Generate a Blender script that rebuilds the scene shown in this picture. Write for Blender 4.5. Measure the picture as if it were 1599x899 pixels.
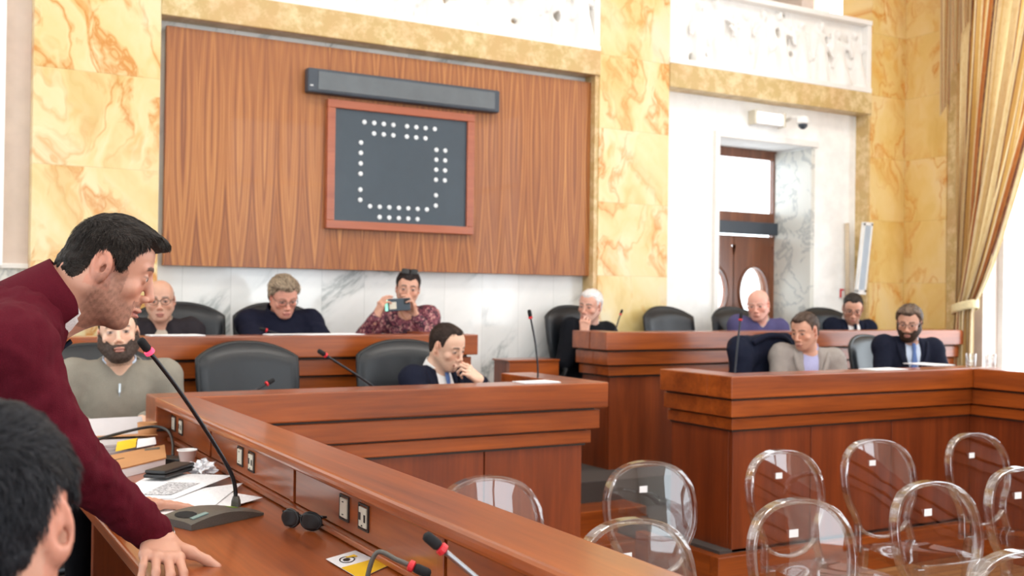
import bpy, math, random
import numpy as np
from mathutils import Vector, Matrix
random.seed(7)
for o in list(bpy.data.objects): bpy.data.objects.remove(o)
S = bpy.context.scene
COL = S.collection
D2R = math.pi / 180

# ------------------------------------------------------------------ camera
YAW, PIT, ROL = 29.904 * D2R, 0.469 * D2R, 0.756 * D2R
F = Vector((math.sin(YAW) * math.cos(PIT), math.cos(YAW) * math.cos(PIT), math.sin(PIT)))
R0 = Vector((math.cos(YAW), -math.sin(YAW), 0)); U0 = R0.cross(F)
R = R0 * math.cos(ROL) + U0 * math.sin(ROL); U = -R0 * math.sin(ROL) + U0 * math.cos(ROL)
cam = bpy.data.cameras.new('camera'); camo = bpy.data.objects.new('camera', cam); COL.objects.link(camo)
camo.matrix_world = Matrix(((R.x, U.x, -F.x, 0), (R.y, U.y, -F.y, 0), (R.z, U.z, -F.z, 1.36), (0, 0, 0, 1)))
cam.sensor_width = 36; cam.lens = 36 * 1658.4 / 1599; cam.clip_start = .05; cam.clip_end = 100
cam.dof.use_dof = True; cam.dof.focus_distance = 2.3; cam.dof.aperture_fstop = 5.6
S.camera = camo

# ------------------------------------------------------------------ light
S.view_settings.view_transform = 'Standard'; S.view_settings.look = 'None'
S.view_settings.gamma = 1; S.view_settings.exposure = -0.45; S.view_settings.use_curve_mapping = False
W = bpy.data.worlds.new('sky'); S.world = W; W.use_nodes = True
bg = W.node_tree.nodes['Background']; bg.inputs['Color'].default_value = (.86, .94, 1, 1); bg.inputs['Strength'].default_value = 8.0
def area(name, loc, dirn, sx, sy, power, color=(1, 1, 1), portal=False):
    l = bpy.data.lights.new(name, 'AREA'); l.shape = 'RECTANGLE'; l.size = sx; l.size_y = sy
    l.energy = power; l.color = color
    o = bpy.data.objects.new(name, l); COL.objects.link(o); o.location = loc
    o.rotation_euler = Vector(dirn).to_track_quat('-Z', 'Y').to_euler()
    if portal: l.cycles.is_portal = True
    return o
WIN_R = [(3.9, 5.85), (1.0, 2.9), (-2.2, -.3)]
for (a, b) in WIN_R: area('portal', (8.32, (a + b) / 2, 2.4), (-1, 0, 0), b - a, 3.6, 10, portal=True)
WIN_S = [(-1.5, .3), (1.6, 3.4), (4.6, 6.4)]
for (a, b) in WIN_S: area('portal', ((a + b) / 2, -4.12, 2.6), (0, 1, 0), b - a, 3.4, 10, portal=True)
WIN_L = [(4.9, 6.6), (.6, 2.2)]
for (a, b) in WIN_L: area('portal', (-3.32, (a + b) / 2, 2.6), (1, 0, 0), b - a, 3.4, 10, portal=True)
FILL_LAMPS = [(0.2, 0.6), (0.2, 4.0), (3.2, 0.6), (3.2, 4.0), (6.2, 0.6), (6.2, 4.0)]  # ceiling lamps added out of view as fill light
for (x, y) in FILL_LAMPS: area('ceiling_fill_light', (x, y, 5.3), (0, 0, -1), 1.1, 1.1, 42, (1, .93, .84))
S.cycles.max_bounces = 16; S.cycles.transmission_bounces = 16; S.cycles.transparent_max_bounces = 24
S.cycles.diffuse_bounces = 5; S.cycles.glossy_bounces = 5
S.cycles.sample_clamp_indirect = 6; S.cycles.blur_glossy = .5
S.cycles.use_denoising = True

# ------------------------------------------------------------------ helpers: materials
MAT = {}
class NT:
    def __init__(s, name):
        s.m = bpy.data.materials.new(name); s.m.use_nodes = True; s.t = s.m.node_tree; s.b = s.t.nodes['Principled BSDF']
    def n(s, t, **kw):
        o = s.t.nodes.new(t)
        for k, v in kw.items():
            if k in o.inputs.keys() if not k.startswith('_') else False: pass
            setattr(o, k, v)
        return o
    def l(s, a, b): s.t.links.new(a, b)
    def val(s, v, inp):
        if isinstance(v, (int, float)): inp.default_value = v
        elif isinstance(v, tuple): inp.default_value = v
        else: s.l(v, inp)
    def math(s, op, a, b=0.0, c=None):
        o = s.n('ShaderNodeMath', operation=op); s.val(a, o.inputs[0]); s.val(b, o.inputs[1])
        if c is not None: s.val(c, o.inputs[2])
        return o.outputs[0]
    def pos(s):
        if not hasattr(s, '_p'):
            t = s.n('ShaderNodeTexCoord'); x = s.n('ShaderNodeSeparateXYZ'); s.l(t.outputs['Object'], x.inputs[0])
            s._p = (t.outputs['Object'], x.outputs[0], x.outputs[1], x.outputs[2])
        return s._p
    def xyz(s, x, y, z):
        o = s.n('ShaderNodeCombineXYZ'); s.val(x, o.inputs[0]); s.val(y, o.inputs[1]); s.val(z, o.inputs[2]); return o.outputs[0]
    def scale(s, v, k):
        o = s.n('ShaderNodeMapping'); s.l(v, o.inputs[0]); o.inputs['Scale'].default_value = k; return o.outputs[0]
    def noise(s, v, sc=1.0, det=3.0, rough=.55, dist=0.0):
        o = s.n('ShaderNodeTexNoise'); s.l(v, o.inputs['Vector']); o.inputs['Scale'].default_value = sc
        o.inputs['Detail'].default_value = det; o.inputs['Roughness'].default_value = rough; o.inputs['Distortion'].default_value = dist
        return o.outputs[0]
    def ramp(s, f, stops, interp='LINEAR'):
        o = s.n('ShaderNodeValToRGB'); s.l(f, o.inputs[0]); o.color_ramp.interpolation = interp
        e = o.color_ramp.elements
        while len(e) < len(stops): e.new(.5)
        for i, (p, c) in enumerate(stops):
            e[i].position = p; e[i].color = (*c, 1) if len(c) == 3 else c
        return o.outputs[0]
    def mix(s, f, a, b, mode='MIX'):
        o = s.n('ShaderNodeMix', data_type='RGBA', blend_type=mode)
        s.val(f, o.inputs[0])
        for v, i in ((a, 6), (b, 7)):
            if isinstance(v, tuple): o.inputs[i].default_value = (*v, 1) if len(v) == 3 else v
            else: s.l(v, o.inputs[i])
        return o.outputs[2]
    def bump(s, f, strength=.2, dist=.01):
        o = s.n('ShaderNodeBump'); o.inputs['Strength'].default_value = strength; o.inputs['Distance'].default_value = dist
        s.l(f, o.inputs['Height']); s.l(o.outputs[0], s.b.inputs['Normal'])
    def set(s, **kw):
        for k, v in kw.items():
            i = s.b.inputs[k.replace('_', ' ')]
            if isinstance(v, tuple) and len(v) == 3: v = (*v, 1)
            s.val(v, i)
        return s.m
def srgb(r, g, b):
    f = lambda c: (c / 12.92 if c <= .04045 else ((c + .055) / 1.055) ** 2.4)
    return (f(r / 255), f(g / 255), f(b / 255))
def simple(name, col, rough=.5, metal=0.0, spec=.5, var=.06, sc=8.0, bump=0.0, coat=0.0):
    """a procedural material: colour slightly varied by noise"""
    n = NT(name); p = n.pos()[0]; f = n.noise(p, sc, 3)
    a = tuple(c * (1 - var) for c in col); b = tuple(min(1, c * (1 + var)) for c in col)
    n.set(Base_Color=n.ramp(f, [(.3, a), (.7, b)]), Roughness=rough, Metallic=metal, Coat_Weight=coat)
    n.b.inputs['Specular IOR Level'].default_value = spec
    if bump: n.bump(f, bump)
    MAT[name] = n.m; return n.m
def wood(name, axis, base, dark, rough=.28, sc=1.0, coat=.45):
    n = NT(name); v, x, y, z = n.pos()
    k = {0: (.8, 9, 9), 1: (9, .8, 9), 2: (9, 9, .8)}[axis]
    f1 = n.noise(n.scale(v, tuple(c * sc for c in k)), 1.0, 4, .6, .6)
    k2 = {0: (3, 90, 90), 1: (90, 3, 90), 2: (90, 90, 3)}[axis]
    f2 = n.noise(n.scale(v, k2), 1.0, 2)
    f = n.math('ADD', n.math('MULTIPLY', f1, .75), n.math('MULTIPLY', f2, .25))
    c = n.ramp(f, [(.3, dark), (.5, tuple((a + b) / 2 for a, b in zip(base, dark))), (.68, base)])
    n.set(Base_Color=c, Roughness=rough, Coat_Weight=coat, Coat_Roughness=.16)
    MAT[name] = n.m; return n.m
DK, DB = srgb(106, 44, 12), srgb(176, 88, 30)
wood('desk_wood_x', 0, DB, DK); wood('desk_wood_y', 1, DB, DK); wood('desk_wood_z', 2, srgb(142, 66, 28), srgb(98, 40, 16), .35, 1.0, .1)
wood('door_wood', 2, srgb(140, 84, 52), srgb(96, 50, 28)); wood('frame_wood', 0, srgb(176, 96, 60), srgb(150, 74, 44), .35)
def m_veneer():
    n = NT('veneer'); v, x, y, z = n.pos()
    w = n.noise(n.xyz(n.math('MULTIPLY', x, 3.0), 0.0, n.math('MULTIPLY', z, .5)), 1.0, 2)
    xx = n.math('ADD', x, n.math('MULTIPLY', w, .05))
    t = n.math('MULTIPLY', n.math('PINGPONG', xx, .085), 11.7)         # 0..1 mirrored leaves
    zz = n.math('SUBTRACT', z, 2.45)
    q = n.math('MULTIPLY', n.math('MULTIPLY', zz, zz), .9)
    s1 = n.math('ADD', n.math('MULTIPLY', t, 1.25), n.math('ADD', q, n.math('MULTIPLY', x, .9)))
    ring = n.noise(n.xyz(n.math('MULTIPLY', s1, 3.6), n.math('MULTIPLY', z, .35), 3.0), 1.0, 3, .6)
    fine = n.noise(n.xyz(n.math('MULTIPLY', x, 160.0), 0.0, n.math('MULTIPLY', z, 3.0)), 1.0, 2)
    f = n.math('ADD', n.math('MULTIPLY', ring, .85), n.math('MULTIPLY', fine, .15))
    c = n.ramp(f, [(.34, srgb(104, 56, 28)), (.44, srgb(140, 80, 40)), (.54, srgb(172, 108, 54)), (.66, srgb(200, 142, 80))])
    n.set(Base_Color=c, Roughness=.42, Coat_Weight=.1)
    MAT['veneer'] = n.m
m_veneer()
def m_yellow(name, axis, deep=0.0):
    n = NT(name); v, x, y, z = n.pos(); h = x if axis == 0 else y
    zb = n.math('FLOOR', n.math('ADD', n.math('DIVIDE', z, .56), .27))
    off = n.math('MULTIPLY', zb, 3.7)
    p = n.xyz(n.math('ADD', n.math('MULTIPLY', h, 1.7), off), off, n.math('MULTIPLY', z, 1.0))
    warp = n.noise(p, 1.6, 3)
    p2 = n.xyz(n.math('ADD', n.math('MULTIPLY', h, 1.9), n.math('ADD', off, n.math('MULTIPLY', warp, 1.6))), off, n.math('ADD', z, n.math('MULTIPLY', warp, -.8)))
    a = n.noise(p2, 2.2, 5, .55)
    vein = n.math('ABSOLUTE', n.math('SUBTRACT', a, .5))
    b = n.noise(p2, .9, 3)
    vm = n.math('MULTIPLY', n.ramp(vein, [(0.0, (1, 1, 1)), (.018, (.55, .55, .55)), (.055, (0, 0, 0))]), n.ramp(b, [(.38, (0, 0, 0)), (.56, (1, 1, 1))]))
    base = n.ramp(n.noise(p2, 1.5, 4), [(.3, srgb(208, 176, 104)), (.46, srgb(224, 200, 138)), (.6, srgb(230, 212, 164)), (.75, srgb(226, 214, 184))])
    base = n.mix(deep, base, srgb(222, 176, 88)); blot = n.ramp(n.noise(p2, 3.1, 3, .5), [(.60, (0, 0, 0)), (.70, (.55, .55, .55))]); base = n.mix(blot, base, srgb(214, 156, 62))
    c = n.mix(n.math('MULTIPLY', vm, .95), base, srgb(204, 130, 36))
    fr = n.math('FRACT', n.math('ADD', n.math('DIVIDE', z, .56), .27))
    joint = n.math('LESS_THAN', fr, .008)
    c = n.mix(n.math('MULTIPLY', joint, .25), c, srgb(150, 120, 70))
    n.set(Base_Color=c, Roughness=.3, Coat_Weight=.15)
    MAT[name] = n.m
m_yellow('yellow_marble', 0); m_yellow('yellow_marble_side', 1, .45); m_yellow('yellow_marble_deep', 0, .4)
def m_ochre():
    n = NT('ochre_marble'); v = n.pos()[0]
    a = n.noise(v, 9, 6, .7); b = n.noise(v, 2.5, 3)
    c = n.mix(n.ramp(a, [(.45, (0, 0, 0)), (.62, (1, 1, 1))]), srgb(194, 166, 108), srgb(226, 204, 156))
    c = n.mix(n.ramp(b, [(.4, (0, 0, 0)), (.7, (.5, .5, .5))]), c, srgb(206, 160, 110))
    n.set(Base_Color=c, Roughness=.35); MAT['ochre_marble'] = n.m
m_ochre()
def m_white_marble():
    n = NT('white_marble'); v, x, y, z = n.pos()
    slab = n.math('FLOOR', n.math('DIVIDE', x, .305))
    p = n.xyz(n.math('ADD', n.math('MULTIPLY', x, 1.0), n.math('MULTIPLY', slab, 1.3)), y, n.math('SUBTRACT', n.math('MULTIPLY', z, 1.5), n.math('MULTIPLY', x, .9)))
    a = n.noise(p, 1.8, 6, .6, .7)
    vein = n.math('ABSOLUTE', n.math('SUBTRACT', a, .5))
    msk = n.ramp(n.noise(p, 1.1, 2), [(.5, (0, 0, 0)), (.62, (1, 1, 1))])
    vm = n.math('MULTIPLY', n.ramp(vein, [(0, (.75, .75, .75)), (.03, (.25, .25, .25)), (.07, (0, 0, 0))]), msk)
    c = n.mix(vm, n.ramp(a, [(.3, srgb(226, 228, 226)), (.7, srgb(240, 240, 238))]), srgb(136, 146, 146))
    fx = n.math('FRACT', n.math('DIVIDE', x, .305)); j = n.math('LESS_THAN', fx, .012)
    c = n.mix(n.math('MULTIPLY', j, .4), c, srgb(170, 172, 168))
    n.set(Base_Color=c, Roughness=.14, Coat_Weight=.3); MAT['white_marble'] = n.m
m_white_marble()
def m_reveal():
    n = NT('grey_marble'); v = n.pos()[0]
    a = n.noise(n.scale(v, (2, 1.4, 2)), 1.6, 6, .6, 1.2); vein = n.math('ABSOLUTE', n.math('SUBTRACT', a, .5))
    c = n.mix(n.ramp(vein, [(0, (.7, .7, .7)), (.04, (0, 0, 0))]), srgb(222, 222, 214), srgb(160, 166, 166))
    n.set(Base_Color=c, Roughness=.3); MAT['grey_marble'] = n.m
m_reveal()
def m_floor():
    n = NT('parquet'); v, x, y, z = n.pos()
    br = n.n('ShaderNodeTexBrick'); n.l(v, br.inputs['Vector']); br.inputs['Scale'].default_value = 2.2
    br.inputs['Color1'].default_value = (*srgb(176, 136, 92), 1); br.inputs['Color2'].default_value = (*srgb(150, 108, 68), 1)
    br.inputs['Mortar'].default_value = (*srgb(110, 74, 44), 1); br.inputs['Mortar Size'].default_value = .006
    br.inputs['Brick Width'].default_value = 1.1; br.inputs['Row Height'].default_value = .16
    g = n.noise(n.scale(v, (2, 30, 30)), 1, 3)
    n.set(Base_Color=n.mix(n.math('MULTIPLY', g, .4), br.outputs[0], srgb(140, 96, 60)), Roughness=.25); MAT['parquet'] = n.m
m_floor()
simple('plaster', srgb(248, 248, 246), .8, bump=.02); simple('pink_plaster', srgb(222, 206, 196), .7); simple('beige', srgb(206, 188, 162), .8)
simple('white_stone', srgb(240, 238, 234), .6, sc=5, var=.03); simple('carpet', srgb(70, 62, 58), .95, sc=300, var=.3)
simple('leather', srgb(24, 28, 33), .36, sc=120, var=.15, bump=.05); simple('leather_trim', srgb(18, 19, 21), .45)
simple('black_plastic', srgb(26, 26, 28), .4); simple('dark_metal', srgb(58, 60, 64), .35, metal=.8); simple('grey_metal', srgb(150, 152, 156), .3, metal=.9)
simple('anthracite', srgb(60, 68, 78), .4); simple('slate', srgb(58, 70, 80), .3); simple('screen', srgb(104, 110, 114), .18)
simple('dot_white', srgb(225, 230, 232), .4); simple('mic_grey', srgb(84, 80, 74), .45, sc=300, var=.15); simple('foam', srgb(22, 22, 24), .9)
simple('paper', srgb(236, 236, 238), .7, var=.02); simple('ivory', srgb(214, 208, 190), .45); simple('kraft', srgb(186, 132, 84), .6)
simple('yellow_card', srgb(244, 196, 30), .5); simple('white_plastic', srgb(236, 236, 234), .35); simple('socket_dark', srgb(40, 34, 30), .5)
simple('red', srgb(206, 40, 50), .4); simple('folder_grey', srgb(198, 194, 196), .4); simple('teal_chrome', srgb(120, 150, 150), .3)
simple('lcd_green', srgb(120, 150, 30), .3); simple('aluminium', srgb(190, 198, 204), .3, metal=.5); simple('board_grey', srgb(176, 190, 204), .4)
simple('window_frame', srgb(228, 226, 222), .5); simple('ledge_stone', srgb(190, 196, 198), .3)
def emis(name, col, st):
    m = NT(name); m.set(Base_Color=col, Emission_Color=col, Emission_Strength=st); MAT[name] = m.m
emis('led_ring', (1, .05, .12), 2.2); emis('lamp_glow', (1, .95, .88), 6.0); emis('screen_glow', (.35, .9, .7), .9)
def m_acrylic():
    m = bpy.data.materials.new('acrylic'); m.use_nodes = True; t = m.node_tree; t.nodes.clear()
    o = t.nodes.new('ShaderNodeOutputMaterial'); tr = t.nodes.new('ShaderNodeBsdfTransparent'); gl = t.nodes.new('ShaderNodeBsdfGlossy'); gs = t.nodes.new('ShaderNodeBsdfRefraction'); gs.inputs['IOR'].default_value = 1.25
    lw = t.nodes.new('ShaderNodeLayerWeight'); lw.inputs[0].default_value = .35; mx = t.nodes.new('ShaderNodeMixShader'); m2 = t.nodes.new('ShaderNodeMixShader'); m2.inputs[0].default_value = .15
    ns = t.nodes.new('ShaderNodeTexNoise'); ns.inputs['Scale'].default_value = 20; rp = t.nodes.new('ShaderNodeMapRange'); rp.inputs['To Min'].default_value = .92; rp.inputs['To Max'].default_value = .98
    t.links.new(ns.outputs[0], rp.inputs[0]); t.links.new(rp.outputs[0], tr.inputs[0]); gl.inputs['Roughness'].default_value = .06
    t.links.new(tr.outputs[0], m2.inputs[1]); t.links.new(gs.outputs[0], m2.inputs[2]); p3 = t.nodes.new('ShaderNodeMath'); p3.operation = 'MULTIPLY_ADD'; p3.use_clamp = True; p3.inputs[1].default_value = .55; p3.inputs[2].default_value = .12; t.links.new(lw.outputs['Facing'], p3.inputs[0]); t.links.new(p3.outputs[0], mx.inputs[0]); t.links.new(m2.outputs[0], mx.inputs[1]); t.links.new(gl.outputs[0], mx.inputs[2]); t.links.new(mx.outputs[0], o.inputs[0]); MAT['acrylic'] = m
    m = bpy.data.materials.new('acrylic_sheet'); m.use_nodes = True; t = m.node_tree; t.nodes.clear()
    o = t.nodes.new('ShaderNodeOutputMaterial'); tr = t.nodes.new('ShaderNodeBsdfTransparent'); gl = t.nodes.new('ShaderNodeBsdfGlossy')
    fr = t.nodes.new('ShaderNodeLayerWeight'); mx = t.nodes.new('ShaderNodeMixShader'); fr.inputs[0].default_value = .5
    ns = t.nodes.new('ShaderNodeTexNoise'); ns.inputs['Scale'].default_value = 3; rp = t.nodes.new('ShaderNodeMapRange')
    rp.inputs['To Min'].default_value = .93; rp.inputs['To Max'].default_value = .97; t.links.new(ns.outputs[0], rp.inputs[0])
    t.links.new(rp.outputs[0], tr.inputs[0]); gl.inputs['Roughness'].default_value = .0
    mm = t.nodes.new('ShaderNodeMath'); mm.operation = 'MULTIPLY_ADD'; mm.use_clamp = True; mm.inputs[1].default_value = .9; mm.inputs[2].default_value = .11; pw = t.nodes.new('ShaderNodeMath'); pw.operation = 'POWER'; pw.inputs[1].default_value = 3.0; t.links.new(fr.outputs['Facing'], pw.inputs[0])
    t.links.new(pw.outputs[0], mm.inputs[0]); t.links.new(mm.outputs[0], mx.inputs[0]); t.links.new(tr.outputs[0], mx.inputs[1]); t.links.new(gl.outputs[0], mx.inputs[2])
    t.links.new(mx.outputs[0], o.inputs[0]); MAT['acrylic_sheet'] = m
    n = NT('glass'); n.set(Base_Color=(1, 1, 1), Roughness=0.0, IOR=1.45, Transmission_Weight=1.0); MAT['glass'] = n.m
m_acrylic()

# ------------------------------------------------------------------ helpers: meshes
class M:
    def __init__(s): s.v = []; s.f = []; s.uv = None
    def box(s, x0, x1, y0, y1, z0, z1):
        b = len(s.v)
        s.v += [(x0, y0, z0), (x1, y0, z0), (x1, y1, z0), (x0, y1, z0), (x0, y0, z1), (x1, y0, z1), (x1, y1, z1), (x0, y1, z1)]
        s.f += [tuple(b + i for i in q) for q in ((0, 3, 2, 1), (4, 5, 6, 7), (0, 1, 5, 4), (1, 2, 6, 5), (2, 3, 7, 6), (3, 0, 4, 7))]
        return s
    def prism(s, poly, h, fn):
        """poly: 2d points ccw; fn(u,v,w)->xyz; extruded w 0..h"""
        n = len(poly); b = len(s.v)
        s.v += [fn(u, v, 0) for u, v in poly] + [fn(u, v, h) for u, v in poly]
        s.f += [tuple(b + i for i in reversed(range(n))), tuple(b + n + i for i in range(n))]
        s.f += [(b + i, b + (i + 1) % n, b + n + (i + 1) % n, b + n + i) for i in range(n)]
        return s
    def tube(s, pts, r, n=10, closed=False, sx=1.0, up=None):
        pts = [Vector(p) for p in pts]; m = len(pts); rs = r if isinstance(r, (list, tuple)) else [r] * m
        b = len(s.v); prev = None
        for i, p in enumerate(pts):
            a = pts[(i - 1) % m] if (closed or i > 0) else p; c = pts[(i + 1) % m] if (closed or i < m - 1) else p
            t = (c - a).normalized()
            ref = Vector(up) if up else (prev if prev is not None else (Vector((0, 0, 1)) if abs(t.z) < .9 else Vector((1, 0, 0))))
            e1 = (ref - t * ref.dot(t)).normalized(); e2 = t.cross(e1); prev = e1
            for k in range(n):
                an = 2 * math.pi * (k + .5) / n
                s.v.append(tuple(p + e1 * (math.cos(an) * rs[i] * sx) + e2 * (math.sin(an) * rs[i])))
        for i in range(m if closed else m - 1):
            j = (i + 1) % m
            s.f += [(b + i * n + k, b + i * n + (k + 1) % n, b + j * n + (k + 1) % n, b + j * n + k) for k in range(n)]
        if not closed:
            s.f += [tuple(b + k for k in reversed(range(n))), tuple(b + (m - 1) * n + k for k in range(n))]
        return s
    def lathe(s, prof, c=(0, 0, 0), n=24, mat=None):
        b = len(s.v); m = len(prof)
        for r, z in prof:
            for k in range(n):
                a = 2 * math.pi * k / n; p = Vector((r * math.cos(a), r * math.sin(a), z))
                if mat is not None: p = mat @ p
                s.v.append((p.x + c[0], p.y + c[1], p.z + c[2]))
        for i in range(m - 1):
            s.f += [(b + i * n + k, b + i * n + (k + 1) % n, b + (i + 1) * n + (k + 1) % n, b + (i + 1) * n + k) for k in range(n)]
        s.f += [tuple(b + k for k in reversed(range(n))), tuple(b + (m - 1) * n + k for k in range(n))]
        return s
    def grid(s, nu, nv, fn, uv=False):
        b = len(s.v)
        for j in range(nv + 1):
            for i in range(nu + 1): s.v.append(tuple(fn(i / nu, j / nv)))
        for j in range(nv):
            for i in range(nu):
                a = b + j * (nu + 1) + i; s.f.append((a, a + 1, a + nu + 2, a + nu + 1))
        if uv: s.uv = [(i / nu, j / nv) for j in range(nv + 1) for i in range(nu + 1)]
        return s
def wloc(o):
    v = Vector((0, 0, 0))
    while o is not None: v += o.location; o = o.parent
    return v
def part(name, m, mat, parent=None, bevel=0.0, smooth=False, seg=2, subsurf=0, solid=0.0, label=None):
    me = bpy.data.meshes.new(name); me.from_pydata(m.v, [], m.f); me.update()
    if m.uv:
        ul = me.uv_layers.new(name='UVMap')
        for lp in me.loops: ul.data[lp.index].uv = m.uv[lp.vertex_index]
    me.materials.append(MAT[mat] if isinstance(mat, str) else mat)
    o = bpy.data.objects.new(name, me); COL.objects.link(o)
    if parent is not None: o.parent = parent; o.location = -wloc(parent)
    if solid: md = o.modifiers.new('solid', 'SOLIDIFY'); md.thickness = solid; md.offset = 0
    if bevel: md = o.modifiers.new('bevel', 'BEVEL'); md.width = bevel; md.segments = seg; md.limit_method = 'ANGLE'
    if subsurf: md = o.modifiers.new('sub', 'SUBSURF'); md.levels = subsurf; md.render_levels = subsurf
    if smooth: me.shade_smooth()
    if label: o['label'] = label
    return o
def tag(o, label, cat, group=None):
    o['label'] = label; o['category'] = cat
    if group: o['group'] = group
    return o
def thing(name, loc, label, cat, group=None):
    o = bpy.data.objects.new(name, None); COL.objects.link(o); o.location = loc; o.empty_display_size = .1
    return tag(o, label, cat, group)
def struct(name, m, mat, bevel=0.0, parent=None, smooth=False):
    o = part(name, m, mat, parent, bevel, smooth)
    if parent is None: o['kind'] = 'structure'
    return o
def dup(root, loc, rz, label, cat=None, group=None):
    def cp(o, par):
        c = o.copy(); COL.objects.link(c); c.parent = par
        for ch in o.children: cp(ch, c)
        return c
    r = cp(root, None); r.location = loc; r.rotation_euler = (0, 0, rz); r['label'] = label
    if group: r['group'] = group
    return r
B = lambda *a: M().box(*a)

# ------------------------------------------------------------------ room shell
ZF, ZT = -.22, .19
struct('floor', B(-3.2, 8.2, -4, 7.3, ZF - .1, ZF), 'parquet')
struct('trim_1', B(-3.2, 1.0, -4, 5.6, ZF, -.002), 'carpet'); struct('trim_2', B(1.0, 3.0, 4.36, 5.6, ZF, -.002), 'carpet')
struct('trim_3', B(3.86, 8.0, 4.42, 5.6, ZF, -.002), 'carpet'); struct('trim_4', B(-3.2, 7.95, 5.6, 6.79, ZF, ZT), 'carpet')
struct('trim_5', B(5.95, 8.0, -4, 4.42, ZF, -.002), 'carpet')
struct('trim_6', B(5.87, 6.95, 6.79, 7.3, ZF, ZT), 'grey_marble')
st = M(); st.box(3.02, 4.08, 5.36, 5.6, ZF, .06); st.box(3.02, 3.84, 5.1, 5.36, ZF, -.08); struct('trim_7', st, 'desk_wood_x', .006)
# wall below / behind the veneer, white marble dado
struct('wall_back', B(1.34, 4.57, 6.8, 7.0, ZF, 3.3), 'white_marble')
w = M(); w.box(-1.75, .64, 6.8, 7.0, 1.5, 5.5); w.box(-3.2, -2.45, 6.8, 7.0, 1.5, 5.5); w.box(-2.45, -1.75, 6.8, 7.0, 4.3, 5.5); struct('wall_back_left', w, 'pink_plaster')
struct('wall_back_dado', B(-3.2, .64, 6.78, 7.0, ZF, 1.5), 'grey_marble')
struct('trim_29', B(-1.2, -.7, 6.72, 6.8, ZF, 5.5), 'yellow_marble')
struct('trim_8', B(-.35, .50, 6.72, 6.8, 1.5, 5.5), 'plaster')
struct('trim_9', B(-3.2, .64, 6.755, 6.8, 1.485, 1.515), 'white_stone', .004)
struct('trim_10', B(.64, 1.345, 6.65, 7.0, ZF, 5.5), 'yellow_marble', .004)
struct('trim_11', B(4.57, 5.235, 6.65, 7.0, ZF, 5.5), 'yellow_marble', .004)
w = M(); w.box(7.515, 7.97, 6.65, 7.0, ZF, 5.5); struct('trim_12', w, 'yellow_marble_deep', .004)
struct('trim_13', B(7.96, 8.3, 6.2, 7.0, ZF, 5.5), 'yellow_marble_side', .004)
struct('trim_14', B(7.975, 8.3, 6.07, 6.2, ZF, 5.5), 'ochre_marble', .004)
struct('trim_15', B(1.345, 4.57, 6.64, 6.8, 3.045, 3.235), 'ochre_marble', .006)
struct('trim_16', B(5.235, 7.515, 6.64, 6.8, 3.035, 3.225), 'ochre_marble', .006)
struct('trim_17', B(4.535, 4.57, 6.66, 6.8, ZT, 3.05), 'ochre_marble'); struct('trim_18', B(7.49, 7.515, 6.66, 6.8, ZT, 3.04), 'ochre_marble')
# wall with the door
w = M(); w.box(5.235, 5.87, 6.8, 7.3, ZF, 3.3); w.box(6.95, 7.515, 6.8, 7.3, ZF, 3.3); w.box(5.87, 6.95, 6.8, 7.3, 2.72, 3.3)
struct('wall_back_right', w, 'plaster')
struct('trim_19', B(6.93, 6.975, 6.79, 7.25, ZT, 2.70), 'grey_marble', .004)
w = M(); w.box(5.82, 5.87, 6.77, 6.81, ZT, 2.71); w.box(5.82, 7.0, 6.77, 6.81, 2.71, 2.76); struct('trim_20', w, 'white_stone', .004)
struct('trim_21', B(5.87, 5.885, 6.8, 7.25, ZT, 2.71), 'white_stone')
# gallery behind the friezes
struct('wall_gallery', B(-3.2, 8.3, 7.9, 8.0, 3.2, 5.5), 'beige')
gf = M(); gf.box(1.3, 8.3, 6.82, 7.9, 3.25, 3.32); struct('floor_gallery', gf, 'white_stone')
g = M(); g.box(6.9, 7.05, 6.9, 7.3, 3.32, 5.5); g.box(5.6, 5.75, 7.1, 7.5, 3.32, 5.5); struct('trim_22', g, 'pink_plaster')
struct('ceiling', B(-3.4, 8.5, -4.2, 8.0, 5.5, 5.6), 'plaster')
def wall_with_windows(name, axis, c0, c1, wins, lo, hi, z0, z1, mat):
    w = M(); prev = lo
    bx = (lambda a, b, za, zb: w.box(c0, c1, a, b, za, zb)) if axis == 1 else (lambda a, b, za, zb: w.box(a, b, c0, c1, za, zb))
    for a, b in sorted(wins):
        bx(prev, a, ZF, 5.5); bx(a, b, ZF, z0); bx(a, b, z1, 5.5); prev = b
    bx(prev, hi, ZF, 5.5)
    return struct(name, w, mat)
wall_with_windows('wall_right', 1, 8.0, 8.3, WIN_R, -4, 6.07, .6, 4.2, 'pink_plaster')
wall_with_windows('wall_front', 0, -4.1, -4.0, WIN_S, -3.3, 8.3, .9, 4.3, 'plaster')
wall_with_windows('wall_left', 1, -3.3, -3.2, WIN_L, -4, 7.0, .9, 4.3, 'plaster')
k = 1
def winframe(axis, c, a, b, z0, z1):
    global k
    w = M(); t = .06; mid = (a + b) / 2
    rs = [(a, a + t, z0, z1), (b - t, b, z0, z1), (a, b, z0, z0 + t), (a, b, z1 - t, z1), (mid - .035, mid + .035, z0, z1), (a, b, z0 + (z1 - z0) * .68, z0 + (z1 - z0) * .68 + .05)]
    for p, q, za, zb in rs:
        if axis == 1: w.box(c - .03, c + .03, p, q, za, zb)
        else: w.box(p, q, c - .03, c + .03, za, zb)
    struct('window_%d' % k, w, 'window_frame', .005); k += 1
for a, b in WIN_R: winframe(1, 8.22, a, b, .6, 4.2)
for a, b in WIN_S: winframe(0, -4.05, a, b, .9, 4.3)
for a, b in WIN_L: winframe(1, -3.25, a, b, .9, 4.3)
winframe(0, 6.9, -2.45, -1.75, 1.5, 4.3)
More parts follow.
